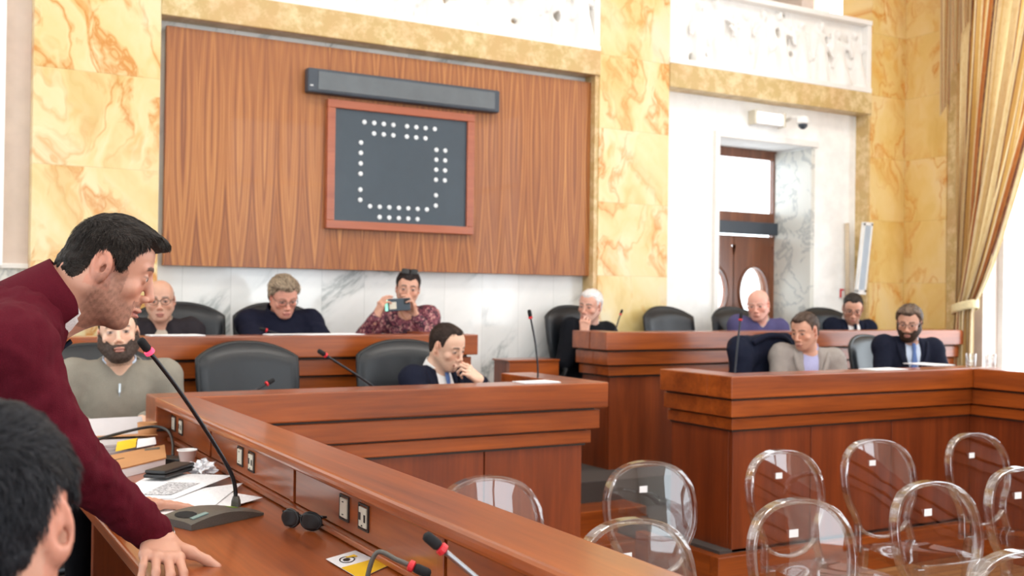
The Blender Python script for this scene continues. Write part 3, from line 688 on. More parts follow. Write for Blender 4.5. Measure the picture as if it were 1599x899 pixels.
t = part('paper_sheet', quadm([(.535, 2.83), (.70, 2.80), (.90, 3.17), (.66, 3.10)], lambda u, v: ZD + .008 + .002 * v)[0], 'faint_print', None, solid=.0006)
tag(t, 'lower white sheet touched by the leaning man\'s far hand', 'paper')
t = thing('glasses_case', (.73, 3.36, ZD), 'flat black case lying on the printed sheet', 'case'); q = Matrix.Rotation(35 * D2R, 4, 'Z')
def obox(cx_, cy_, cz, sx, sy, sz, ang):
    m = M(); m.box(-sx / 2, sx / 2, -sy / 2, sy / 2, 0, sz); c, s = math.cos(ang * D2R), math.sin(ang * D2R)
    m.v = [(cx_ + x * c - y * s, cy_ + x * s + y * c, cz + z) for x, y, z in m.v]; return m
part('lower_shell', obox(.728, 3.365, ZD + .020, .185, .075, .012, 48), 'black_plastic', t, .005, seg=3); part('upper_shell', obox(.728, 3.365, ZD + .0325, .18, .070, .012, 48), 'black_plastic', t, .006, seg=3)
t = thing('tissue', (.84, 3.40, ZD), 'crumpled white paper tissue beside the black case', 'tissue')
rg = random.Random(3); m = M(); nn = 22
def crump(a, b):
    th = a * 2 * math.pi; ph = b * math.pi; rr = .027 * (1 + .45 * math.sin(5 * th + 3 * ph) * math.sin(4 * ph + 1) + .25 * math.sin(9 * th - 7 * ph))
    return (.838 + rr * 1.25 * math.sin(ph) * math.cos(th), 3.405 + rr * 1.5 * math.sin(ph) * math.sin(th), ZD + .022 + rr * .8 * math.cos(ph))
part('crumpled_paper', m.grid(26, 16, crump), 'paper', t)
t = thing('plastic_cup', (.84, 3.62, ZD), 'small white plastic cup beside the near ledge sockets', 'cup')
part('cup_wall', M().lathe([(.019, 0), (.021, .002), (.030, .050), (.033, .051), (.033, .054), (.029, .054), (.019, .004)], (.838, 3.62, ZD), 24), 'white_plastic', t, smooth=True)
part('lip', M().tube([(.838 + .032 * math.cos(a), 3.62 + .032 * math.sin(a), ZD + .053) for a in [2 * math.pi * i / 24 for i in range(24)]], .0025, 6, closed=True), 'white_plastic', t, smooth=True)
t = thing('folder_stack', (.68, 3.75, ZD), 'brown cardboard folder lying on a thick block of white pages', 'folder')
def qslab(pts, z0, z1):
    m = M(); m.v = [(x, y, z0) for x, y in pts] + [(x, y, z1) for x, y in pts]; m.f = [(3, 2, 1, 0), (4, 5, 6, 7)] + [(i, (i + 1) % 4, 4 + (i + 1) % 4, 4 + i) for i in range(4)]; return m
FP = [(.50, 3.36), (.77, 3.62), (.83, 3.93), (.56, 3.70)]
part('pages', qslab([(x * .98 + .013, y * .985 + .055) for x, y in FP], ZD, ZD + .028), 'paper', t, .001); part('cover', qslab(FP, ZD + .028, ZD + .033), 'kraft', t, .001)
part('cover_slot', qslab([(.60, 3.62), (.645, 3.66), (.643, 3.668), (.598, 3.628)], ZD + .033, ZD + .0335), 'socket_dark', t); part('label_tab', qslab([(.735, 3.80), (.79, 3.82), (.80, 3.87), (.745, 3.85)], ZD + .033, ZD + .0338), 'mic_grey', t)
t = thing('flyer', (.74, 3.95, ZD), 'yellow and white folded flyer behind the brown folder', 'flyer')
part('yellow_half', quadm([(.64, 3.80), (.72, 3.88), (.76, 4.04), (.68, 3.97)], lambda u, v: ZD + .036 + .02 * math.sin(v * 3.1))[0], 'yellow_card', t, solid=.0008); part('white_half', quadm([(.72, 3.86), (.80, 3.93), (.815, 4.05), (.76, 4.04)], lambda u, v: ZD + .036 + .016 * math.sin(v * 3.1))[0], 'paper', t, solid=.0008)
t = thing('magazine_stack', (.66, 4.08, ZD), 'pile of white magazines under a black cable', 'magazines')
for i in range(3): part('magazine', obox(.66 + .006 * i, 4.06 + .01 * i, ZD + .012 * i, .26, .17, .0115, 14 + 3 * i), 'folder_grey', t, .002)
t = thing('document_folder', (.66, 4.3, ZD), 'open lilac grey folder tilted before the bearded man in the grey jumper', 'folder')
part('back_cover', quadm([(.50, 4.22), (.83, 4.26), (.83, 4.36), (.50, 4.34)], lambda u, v: ZD + .003 + .085 * v)[0], 'folder_grey', t, solid=.004); part('front_cover', quadm([(.50, 4.22), (.83, 4.24), (.84, 4.10), (.52, 4.14)], lambda u, v: ZD + .036 + .01 * v)[0], 'kraft', t, solid=.003)
part('spine', obox(.665, 4.23, ZD, .33, .03, .035, 4), 'folder_grey', t, .002)
t = thing('paper_cup', (.80, 4.2, ZD), 'small brown cardboard holder tucked in the desk corner', 'holder')
part('body', M().lathe([(.030, 0), (.036, .085), (.033, .085), (.028, .004)], (.815, 4.17, ZD), 20), 'kraft', t, smooth=True); part('rim', M().tube([(.815 + .035 * math.cos(a), 4.17 + .035 * math.sin(a), ZD + .085) for a in [2 * math.pi * i / 20 for i in range(20)]], .002, 6, closed=True), 'kraft', t)
t = thing('cabled_microphone', (.81, 3.68, ZD), 'low black microphone with its neck arched back over the papers', 'microphone')
part('base', obox(.80, 3.70, ZD, .075, .11, .022, 50), 'black_plastic', t, .006, seg=3)
part('gooseneck', M().tube(spline([(.815, 3.73, ZD + .02), (.842, 3.86, ZD + .05), (.852, 4.0, ZD + .075), (.81, 4.06, ZD + .083), (.70, 4.0, ZD + .075), (.58, 3.92, ZD + .06)], 8), .0055, 8), 'black_plastic', t, smooth=True)
# sunglasses
t = thing('sunglasses', (.86, 2.55, ZD), 'folded black sunglasses lying against the near desk panel', 'sunglasses')
SG = Matrix.Translation((.860, 2.525, ZD + .0245)) @ Matrix.Rotation(-62 * D2R, 4, 'Z')
def sgm(m): m.v = [tuple(SG @ Vector(v)) for v in m.v]; return m
for s in (-1, 1):
    part('lens', sgm(M().grid(12, 8, lambda a, b: (s * (.033 + .027 * (a * 2 - 1) * (1 - .25 * (b * 2 - 1) ** 2)), -.006 * (1 - (a * 2 - 1) ** 2) - .004 + .012 * abs(s * .033 + .027 * (a * 2 - 1)) / .06, .020 * (b * 2 - 1) * (1 - .3 * (a * 2 - 1) ** 4)))), 'black_plastic', t, smooth=True, solid=.002)
    part('rim', sgm(M().tube([(s * .033 + .029 * math.cos(a), -.004 + .012 * abs(s * .033 + .027 * math.cos(a)) / .06, .0215 * math.sin(a)) for a in [2 * math.pi * i / 24 for i in range(24)]], .0028, 6, closed=True)), 'black_plastic', t, smooth=True)
    part('temple', sgm(M().tube(spline([(s * .064, .008, .012), (s * .060, .018 + .006 * s, .010), (s * .0, .024 + .006 * s, .004), (-s * .055, .026 + .006 * s, -.010)], 6), .0032, 6)), 'black_plastic', t, smooth=True)
part('bridge', sgm(M().tube([(-.007, 0, .006), (0, -.001, .009), (.007, 0, .006)], .0025, 6)), 'black_plastic', t)
# card with emblem
t = thing('card', (.86, 2.16, ZD), 'small white and yellow card with a dark emblem under the near ledge', 'card')
cq, cf = quadm([(.803, 2.10), (.862, 2.02), (.918, 2.125), (.885, 2.255)], lambda u, v: ZD + .0015)
cq, cf = quadm([(.808, 2.20), (.818, 2.03), (.912, 2.10), (.900, 2.26)], lambda u, v: ZD + .0015 + .004 * (1 - v) * (1 - u))
part('card_sheet', cq, 'paper', t, solid=.0006); part('yellow_band', M().grid(8, 8, lambda a, b: (lambda p: (p[0], p[1], p[2] + .0008))(cf(.52 + .48 * a + .10 * (b - .5) * (1 - a), b))), 'yellow_card', t)
CL = lambda u, v, dz: (lambda p_: (p_[0], p_[1], p_[2] + dz))(cf(u, v))
em = M().grid(28, 2, lambda a, b: CL(.27 + (.115 + .025 * b) * math.cos(a * 2 * math.pi), .42 + (.19 + .035 * b) * math.sin(a * 2 * math.pi), .0012)); em.grid(12, 3, lambda a, b: CL(.27 + .06 * b * math.cos(a * 2 * math.pi), .40 + .11 * b * math.sin(a * 2 * math.pi), .0014))
eo = part('emblem', em, 'socket_dark', t); part('emblem_wing', M().grid(6, 2, lambda a, b: CL(.17 + .10 * a * b + .03 * b, .46 + .30 * a, .0018)), 'yellow_card', eo)
# tumblers, papers on the other desks
def tumbler(x, y, lb):
    t = thing('tumbler', (x, y, .951), lb, 'glass', 'glass tumblers'); part('glass_wall', M().lathe([(.026, 0), (.028, .002), (.033, .085), (.031, .085), (.026, .006), (.001, .006)], (x, y, .951), 20), 'acrylic_sheet', t, smooth=True); part('water', M().lathe([(.025, .007), (.029, .045)], (x, y, .951), 20), 'acrylic_sheet', t)
tumbler(5.93, 4.42, 'glass tumbler on the desk corner below the curtain, left of the other one'); tumbler(6.0, 4.33, 'glass tumbler on the desk corner below the curtain, right of the other one')
for x0, x1, y0, y1, z, lb in ((5.0, 5.28, 4.37, 4.5, .951, 'white sheets on the right desk before the man in the grey jacket'), (5.75, 5.95, 4.55, 4.8, .951, 'papers at the desk corner before the man in the blue suit'), (1.12, 1.4, 5.68, 5.82, 1.131, 'white sheet on the raised left desk before the bald man'), (1.75, 2.3, 5.68, 5.82, 1.131, 'white sheets on the raised left desk before the grey haired person'), (2.55, 2.75, 4.30, 4.42, .951, 'white sheet standing in for ledge glare on the middle desk beside the upright microphone')):  # the sheet by the upright microphone stands for glare on the ledge
    t = thing('paper_stack', ((x0 + x1) / 2, (y0 + y1) / 2, z), lb, 'paper', 'papers on desks'); part('sheets', B(x0, x1, y0, y1, z, z + .004), 'paper', t); part('top_sheet', obox((x0 + x1) / 2, (y0 + y1) / 2, z + .0042, (x1 - x0) * .95, (y1 - y0) * .9, .001, 6), 'faint_print', t)

# ------------------------------------------------------------------ wall fittings at the back right
t = thing('emergency_light', (6.37, 6.76, 2.9), 'white emergency light box above the door', 'light')
part('housing', B(6.20, 6.545, 6.72, 6.799, 2.845, 2.955), 'white_plastic', t, .008); part('end_cap', B(6.195, 6.215, 6.715, 6.80, 2.84, 2.96), 'ivory', t, .004); part('end_cap', B(6.53, 6.55, 6.715, 6.80, 2.84, 2.96), 'ivory', t, .004); part('diffuser', B(6.24, 6.50, 6.712, 6.72, 2.86, 2.94), 'lamp_glow', t, .003)
t = thing('security_camera', (6.62, 6.7, 2.87), 'small white dome camera on a bracket beside the emergency light', 'camera')
part('bracket', M().tube([(6.60, 6.795, 2.90), (6.60, 6.70, 2.93), (6.62, 6.62, 2.92)], .014, 8), 'white_plastic', t, smooth=True); part('housing', M().lathe([(.02, .06), (.045, .05), (.052, .01), (.05, -.01)], (6.63, 6.60, 2.87), 20), 'white_plastic', t, smooth=True); part('dome', M().lathe([(.04, -.01), (.038, -.03), (.02, -.05), (.004, -.055)], (6.63, 6.60, 2.87), 20), 'anthracite', t, smooth=True)
t = thing('leaning_board', (7.36, 6.6, 1.2), 'pale grey framed board standing edge-on against the back pillar', 'board')
LB = [(7.27, 6.60), (7.40, 6.60)]
def lean(x0, x1, y0, y1, z0, z1, k_=.085): 
    m = M().box(x0, x1, y0, y1, z0, z1); m.v = [(x + (z - 1.44) * k_ * 1.6, y, z) for x, y, z in m.v]; return m
part('panel', lean(7.295, 7.37, 6.58, 6.60, 1.46, 2.03), 'board_grey', t); f = lean(7.275, 7.295, 6.575, 6.605, 1.44, 2.05); 
for q in ((7.37, 7.39, 6.575, 6.605, 1.44, 2.05), (7.275, 7.39, 6.575, 6.605, 1.42, 1.46), (7.275, 7.39, 6.575, 6.605, 2.03, 2.06)):
    g_ = lean(*q); n0 = len(f.v); f.v += g_.v; f.f += [tuple(i + n0 for i in ff) for ff in g_.f]
part('frame', f, 'white_plastic', t); part('post', B(7.32, 7.345, 6.61, 6.635, ZT, 1.45), 'white_plastic', t); part('foot', B(7.2, 7.46, 6.55, 6.645, ZT, ZT + .02), 'white_plastic', t)
t = thing('flag_pole', (7.36, 6.74, ZT), 'slim pale brown pole standing against the white wall beside the leaning board', 'pole')
part('shaft', M().tube([(7.365, 6.76, ZT + .03), (7.36, 6.76, 1.5), (7.352, 6.765, 2.06)], .018, 10), 'beige', t, smooth=True); part('base', M().lathe([(.05, 0), (.05, .012), (.02, .03)], (7.365, 6.745, ZT), 16), 'beige', t)
t = thing('wall_sign', (7.35, 6.79, 1.43), 'small red bordered sign on the white wall beside the suited man', 'sign')
part('plate', B(7.29, 7.44, 6.79, 6.799, 1.385, 1.475), 'white_plastic', t); w = M(); w.box(7.295, 7.315, 6.786, 6.79, 1.39, 1.47); w.box(7.315, 7.345, 6.786, 6.79, 1.455, 1.47); w.box(7.365, 7.38, 6.786, 6.79, 1.39, 1.47); part('red_marks', w, 'red', t)

# ------------------------------------------------------------------ curtain
def m_curtain():
    n = NT('curtain_cloth'); tc = n.n('ShaderNodeTexCoord'); sx = n.n('ShaderNodeSeparateXYZ'); n.l(tc.outputs['UV'], sx.inputs[0]); u, v = sx.outputs[0], sx.outputs[1]
    f = n.math('FRACT', n.math('MULTIPLY', u, 11.0))
    c = n.ramp(f, [(0, srgb(216, 194, 146)), (.28, srgb(224, 206, 164)), (.33, srgb(122, 70, 56)), (.38, srgb(202, 164, 96)), (.53, srgb(228, 210, 168)), (.59, srgb(176, 104, 52)), (.70, srgb(190, 128, 72)), (.73, srgb(104, 66, 60)), (.79, srgb(220, 200, 154)), (.95, srgb(206, 172, 108))], 'CONSTANT')
    dm = n.noise(n.xyz(n.math('MULTIPLY', u, 90.0), n.math('MULTIPLY', v, 60.0), 0.0), 1, 2)
    c = n.mix(n.math('MULTIPLY', n.math('GREATER_THAN', dm, .56), .25), c, srgb(190, 150, 90))
    n.set(Base_Color=c, Roughness=.55); n.b.inputs['Sheen Weight'].default_value = .3
    tr = n.n('ShaderNodeBsdfTranslucent'); n.l(c, tr.inputs[0]); mx = n.n('ShaderNodeMixShader'); mx.inputs[0].default_value = .38
    out = [q for q in n.t.nodes if q.type == 'OUTPUT_MATERIAL'][0]; n.l(n.b.outputs[0], mx.inputs[1]); n.l(tr.outputs[0], mx.inputs[2]); n.l(mx.outputs[0], out.inputs[0]); MAT['curtain_cloth'] = n.m
m_curtain()
t = thing('curtain', (7.8, 5.6, ZT), 'striped gold curtain tied back beside the bright window', 'curtain')
def cur(a, b):
    z = .02 + 4.4 * (1 - b)
    yt0, yt1 = 5.965, 4.75; yk0, yk1 = 5.955, 5.80; yb0, yb1 = 5.99, 5.80
    if z > 1.32:
        k_ = (z - 1.32) / (4.42 - 1.32); e = k_ ** .80; y0 = yk0 + (yt0 - yk0) * min(1, k_ * 3) ; y1 = yk1 + (yt1 - yk1) * e
    else:
        k_ = (1.32 - z) / 1.3; y0 = yk0 + (yb0 - yk0) * min(1, k_ * 2.5); y1 = yk1 + (yb1 - yk1) * min(1, k_ * 2)
    w_ = abs(y0 - y1); am = .022 + .030 * min(1, w_ / .5)
    y = y0 + (y1 - y0) * a + .010 * math.sin(a * 51 + z)
    return (7.80 + am * math.sin(a * 2 * math.pi * 9 + .5 * math.sin(z * 1.3)) + .015 * math.sin(a * 37 + z * 2) - .05 * (1 - abs(2 * a - 1)) , y, z)
part('drape', M().grid(200, 60, cur, uv=True), 'curtain_cloth', t, smooth=True)
part('tieback', M().grid(24, 4, lambda a, b: (7.80 + .085 * math.cos(a * 2 * math.pi), 5.875 + .115 * math.sin(a * 2 * math.pi), 1.265 + .075 * b - .28 * (.115 * math.sin(a * 2 * math.pi)) + .02)), 'tie_cloth' if 'tie_cloth' in MAT else simple('tie_cloth', srgb(226, 210, 164), .6, var=.12, sc=60), t, smooth=True, solid=.008)
def swag(a, b):
    y = 6.07 - .40 * a; zt = 4.42; low = 2.95 + (.33 * math.floor(a * 3.999) + .12 * (a * 4 % 1)) if a < 1 else 4.3
    z = zt + (low - zt) * b
    return (7.70 - .03 * math.sin(a * 2 * math.pi * 4), y - .03 * b * math.sin(a * 25), z)
part('swag', M().grid(64, 30, swag, uv=True), 'curtain_cloth', t, smooth=True)
part('rod', M().tube([(7.8, 4.6, 4.46), (7.8, 6.06, 4.46)], .03, 12), 'kraft', t, smooth=True)
# ------------------------------------------------------------------ smooth bodies: distance functions turned into one mesh
V3 = lambda *a: np.array(a, float)
def nrm(v): v = np.asarray(v, float); return v / np.linalg.norm(v)
class Pm:
    """primitive: kind, op ('u' union / 's' subtract), k smoothness"""
    def __init__(s, kind, a, b=None, r=None, rb=None, R=None, k=.01, op='u', rnd=0.0):
        s.kind, s.k, s.op, s.rnd = kind, k, op, rnd; s.a = np.asarray(a, float)
        s.R = np.eye(3) if R is None else np.asarray(R, float)
        if kind == 'cone': s.b = np.asarray(b, float); s.ra, s.rb = r, (r if rb is None else rb)
        else: s.r = np.asarray(r, float)
    def bound(s):
        if s.kind == 'cone': c = (s.a + s.b) / 2; return c, np.linalg.norm(s.a - s.b) / 2 + max(s.ra, s.rb)
        return s.a, float(np.linalg.norm(s.r) if s.kind == 'box' else s.r.max()) + s.rnd
    def __call__(s, P):
        if s.kind == 'cone':
            ba = s.b - s.a; pa = P - s.a; h = np.clip(pa @ ba / max(ba @ ba, 1e-12), 0, 1)
            return np.linalg.norm(pa - h[:, None] * ba, axis=1) - (s.ra + (s.rb - s.ra) * h)
        q = (P - s.a) @ s.R
        if s.kind == 'ell':
            k0 = np.linalg.norm(q / s.r, axis=1); k1 = np.linalg.norm(q / (s.r * s.r), axis=1) + 1e-9
            return k0 * (k0 - 1) / k1
        d = np.abs(q) - (s.r - s.rnd)
        return np.linalg.norm(np.maximum(d, 0), axis=1) + np.minimum(d.max(axis=1), 0) - s.rnd
def comb(prims, P, vals=None):
    d = np.full(len(P), 1e3)
    for i, p in enumerate(prims):
        v = p(P) if vals is None else vals[i]
        if p.op == 'u':
            h = np.clip(.5 + .5 * (d - v) / p.k, 0, 1); d = d * (1 - h) + v * h - p.k * h * (1 - h)
        else:
            v = -v; h = np.clip(.5 - .5 * (d - v) / p.k, 0, 1); d = d * (1 - h) + v * h + p.k * h * (1 - h)
    return d
HS = 1.0
def sdf_mesh(prims, h, post=None, extra=0.0, drop=None):
    h = h * HS; N = 12
    lo = np.min([p.bound()[0] - p.bound()[1] for p in prims if p.op == 'u'], axis=0) - .02 - extra
    hi = np.max([p.bound()[0] + p.bound()[1] for p in prims if p.op == 'u'], axis=0) + .02 + extra
    nb = np.ceil((hi - lo) / (h * N)).astype(int)
    I = np.stack(np.meshgrid(*[np.arange(n) for n in nb], indexing='ij'), -1).reshape(-1, 3)
    Cc = lo + (I + .5) * h * N; Rb = h * N * .87
    vals = np.stack([p(Cc) for p in prims]); fc = comb(prims, Cc, vals)
    act = np.abs(fc) < Rb * 1.35 + extra + .012
    I, vals, fc = I[act], vals[:, act], fc[act]
    g = np.stack(np.meshgrid(*[np.arange(N + 1)] * 3, indexing='ij'), -1).reshape(-1, 3)
    dims = (nb * N + 3).astype(np.int64); key = lambda c: (c[:, 0] * dims[1] + c[:, 1]) * dims[2] + c[:, 2]
    CK, CP, QK = [], [], []
    isu = np.array([p.op == 'u' for p in prims])
    for bi in range(len(I)):
        base = I[bi] * N; P = lo + (base + g) * h
        vv = vals[:, bi]; sel = [p for j, p in enumerate(prims) if (vv[j] < fc[bi] + 2.7 * Rb + p.k if isu[j] else vv[j] < 1.35 * Rb + p.k + extra)]
        if not any(p.op == 'u' for p in sel): continue
        d = comb(sel, P)
        if post is not None: d = post(P, d)
        if d.min() > 0 or d.max() < 0: continue
        D = d.reshape(N + 1, N + 1, N + 1)
        for ax_ in range(3):
            o1, o2 = [a for a in range(3) if a != ax_]
            s0 = [slice(0, N)] * 3; s1 = list(s0); s1[ax_] = slice(1, N + 1)
            A, Bq = D[tuple(s0)], D[tuple(s1)]; m = (A < 0) != (Bq < 0)
            if not m.any(): continue
            idx = np.argwhere(m).astype(np.int64); a, b = A[m], Bq[m]; t = a / (a - b)
            cell = base + idx; pt = lo + cell * h; pt[:, ax_] += t * h
            e1 = np.zeros(3, np.int64); e1[o1] = 1; e2 = np.zeros(3, np.int64); e2[o2] = 1
            ks = [key(cell + 1 - 0), key(cell + 1 - e1), key(cell + 1 - e1 - e2), key(cell + 1 - e2)]
            flip = (a < 0) ^ (ax_ == 1)
            q = np.stack(ks, 1); q[~flip] = q[~flip][:, ::-1]; QK.append(q)
            for k_ in ks: CK.append(k_); CP.append(pt)
    K = np.concatenate(CK); Pt = np.concatenate(CP); Q = np.concatenate(QK)
    uk, inv = np.unique(K, return_inverse=True); cnt = np.bincount(inv)
    Vt = np.stack([np.bincount(inv, Pt[:, i]) / cnt for i in range(3)], 1)
    Fq = np.searchsorted(uk, Q)
    return Vt, Fq
def np_mesh(name, Vt, Fq, mat, parent=None, col=None):
    me = bpy.data.meshes.new(name); me.vertices.add(len(Vt)); me.vertices.foreach_set('co', Vt.astype(np.float32).ravel())
    me.loops.add(Fq.size); me.loops.foreach_set('vertex_index', Fq.astype(np.int32).ravel())
    me.polygons.add(len(Fq)); me.polygons.foreach_set('loop_start', np.arange(0, Fq.size, 4, dtype=np.int32))
    me.update(calc_edges=True); me.validate(); me.shade_smooth()
    if col is not None:
        at = me.color_attributes.new('Col', 'FLOAT_COLOR', 'POINT'); c = np.ones((len(Vt), 4), np.float32); c[:, :3] = col; at.data.foreach_set('color', c.ravel())
    me.materials.append(MAT[mat] if isinstance(mat, str) else mat)
    o = bpy.data.objects.new(name, me); COL.objects.link(o)
    if parent is not None: o.parent = parent; o.location = -wloc(parent)
    return o
def sdf_part(name, prims, h, mat, parent, post=None, extra=0.0, colf=None):
    Vt, Fq = sdf_mesh(prims, h, post, extra); return np_mesh(name, Vt, Fq, mat, parent, colf(Vt) if colf else None)
def wob(P, f, s=0.0):
    """smooth wavy noise, about -1..1"""
    x, y, z = P[:, 0] * f + s, P[:, 1] * f + 1.7 * s, P[:, 2] * f - s
    return (np.sin(x + 1.3 * np.sin(y * .9 + .6 * z)) * np.cos(z * 1.1 + 1.1 * np.sin(x * .8)) + .5 * np.sin(2.1 * y + 1.7 * np.sin(1.9 * x + z)) * np.cos(2.3 * x - 1.2 * z)) / 1.5
def hrnd(P, f):
    q = np.floor(P * f); v = np.sin(q[:, 0] * 12.9898 + q[:, 1] * 78.233 + q[:, 2] * 37.719) * 43758.5453; return v - np.floor(v)
def frame(yaw, pitch=0, roll=0):
    """columns right, forward, up. yaw: heading in degrees from +X; pitch: nod down"""
    a = yaw * D2R; f = V3(math.cos(a), math.sin(a), 0); r = V3(math.sin(a), -math.cos(a), 0); u = V3(0, 0, 1)
    c, s = math.cos(pitch * D2R), math.sin(pitch * D2R); f2 = f * c - u * s; u2 = u * c + f * s
    c, s = math.cos(roll * D2R), math.sin(roll * D2R); r3 = r * c - u2 * s; u3 = u2 * c + r * s
    return np.stack([r3, f2, u3], 1)
def head_prims(H, Rm, w=1.0, jaw=1.0, nose=1.0, fat=0.0, ears=1.0, eyes=False, base_only=False, long=1.0, gape=0.0, dome=0.0, back=0.0):
    L = lambda x, y, z: H + Rm @ V3(x * w, y, z * long)
    E = lambda c, r, k=.015, op='u', R2=None: Pm('ell', L(*c), r=V3(*r) * V3(w, 1, long), R=Rm if R2 is None else Rm @ R2, k=k, op=op)
    Cn = lambda a, b, ra, rb, k=.012: Pm('cone', L(*a), L(*b), ra, rb, k=k)
    P = [E((0, -.018 + back * .5, .033 - dome * .4), (.075, .092 - back * .5, .078 - dome * .6), .02), E((0, .028, .032), (.065, .058, .066), .03), E((0, .026, -.03), (.058 + fat * .5, .060, .072), .03), E((0, -.03, -.03), (.062, .062, .06), .03)]
    for s in (-1, 1):
        P.append(Cn((s * .053, -.005, -.050), (s * .022, .060, -.098), .018 * jaw + fat, .016 * jaw + fat * .6, .03))
    P.append(E((0, .068, -.101), (.021 * jaw + fat * .4, .017, .016 + fat * .3), .018))
    P.append(E((0, .058, -.068), (.036, .030, .032), .018))
    if base_only: return P
    for s in (-1, 1):
        P.append(E((s * .043, .058, -.028), (.020, .018, .018), .018))
        P.append(Cn((s * .016, .0845, .021), (s * .044, .070, .021), .0075, .006, .012))
        P.append(E((s * .032, .098, .0035), (.017, .017, .0115), .012, 's'))
        P.append(E((s * .0315, .0745, .001), (.0142, .0135, .0135), .004))
        if eyes: P.append(E((s * .0315, .0905, .0005), (.0125, .010, .0036), .0025, 's'))
    P += [Cn((0, .086, .014), (0, .103 + .003 * nose, -.031), .0078 * nose, .0095 * nose, .009), E((0, .105 + .003 * nose, -.0345), (.0105 * nose, .0090, .0085), .007)]
    for s in (-1, 1):
        P.append(E((s * .0125 * nose, .097, -.040), (.0085, .0105, .0078), .005)); P.append(E((s * .007, .106, -.0475), (.0036, .006, .003), .002, 's'))
    P += [E((0, .086, -.054), (.016, .0115, .012), .010), E((0, .0935, -.0675), (.0235, .0105, .0062), .005), E((0, .0915, -.0795), (.0195, .0105, .0068), .005), E((0, .1035, -.0735), (.021, .0075, .0014 + gape), .002, 's'), E((0, .092, -.090), (.02, .008, .005), .006, 's')]
    for s in (-1, 1):
        a = s * 22 * D2R; Re = np.array([[math.cos(a), math.sin(a), 0], [-math.sin(a), math.cos(a), 0], [0, 0, 1]])
        tl = np.array([[1, 0, 0], [0, math.cos(.2), -math.sin(.2)], [0, math.sin(.2), math.cos(.2)]]); Re = Re @ tl
        P.append(E((s * .077, -.012, -.004), (.0065 * ears, .0185 * ears, .031 * ears), .005, 'u', Re))
        P.append(E((s * .0815, -.014, .0), (.0052, .0120, .0200), .004, 's', Re))
        P.append(E((s * .0785, -.005, -.010), (.0045, .007, .010), .004, 's', Re)); P.append(E((s * .077, -.013, .003), (.003, .006, .012), .004, 'u', Re))
        P.append(E((s * .074, -.004, -.030), (.0055, .009, .009), .005, 'u'))
    return P
def m_skin():
    n = NT('skin'); a = n.n('ShaderNodeAttribute'); a.attribute_name = 'Col'
    v = n.pos()[0]; f = n.noise(v, 220, 3); c = n.mix(n.math('MULTIPLY', f, .12), a.outputs['Color'], (.35, .12, .08), 'MIX')
    n.set(Base_Color=c, Roughness=.46, Subsurface_Weight=.12, Subsurface_Scale=.008); n.b.inputs['Subsurface Radius'].default_value = (1, .35, .2)
    n.bump(n.noise(v, 600, 2), .12, .0006); MAT['skin'] = n.m
    n = NT('hair'); a = n.n('ShaderNodeAttribute'); a.attribute_name = 'Col'; n.set(Base_Color=a.outputs['Color'], Roughness=.5); n.b.inputs['Specular IOR Level'].default_value = .10
    n.bump(n.noise(n.scale(n.pos()[0], (260, 260, 90)), 1, 3), .5, .002); MAT['hair'] = n.m
    n = NT('hair_combed'); a = n.n('ShaderNodeAttribute'); a.attribute_name = 'Col'; f = n.noise(n.scale(n.pos()[0], (60, 420, 230)), 1, 4, .6, .4); n.set(Base_Color=n.mix(f, a.outputs['Color'], (.06, .045, .035), 'ADD'), Roughness=.45); n.t.nodes['Mix'].inputs[0].default_value = 1; n.l(n.math('MULTIPLY', f, .12), n.t.nodes['Mix'].inputs[0]); n.b.inputs['Specular IOR Level'].default_value = .2; n.bump(f, 1.0, .006); MAT['hair_combed'] = n.m
m_skin()
def sstep(a, b, x): t = np.clip((x - a) / (b - a), 0, 1); return t * t * (3 - 2 * t)
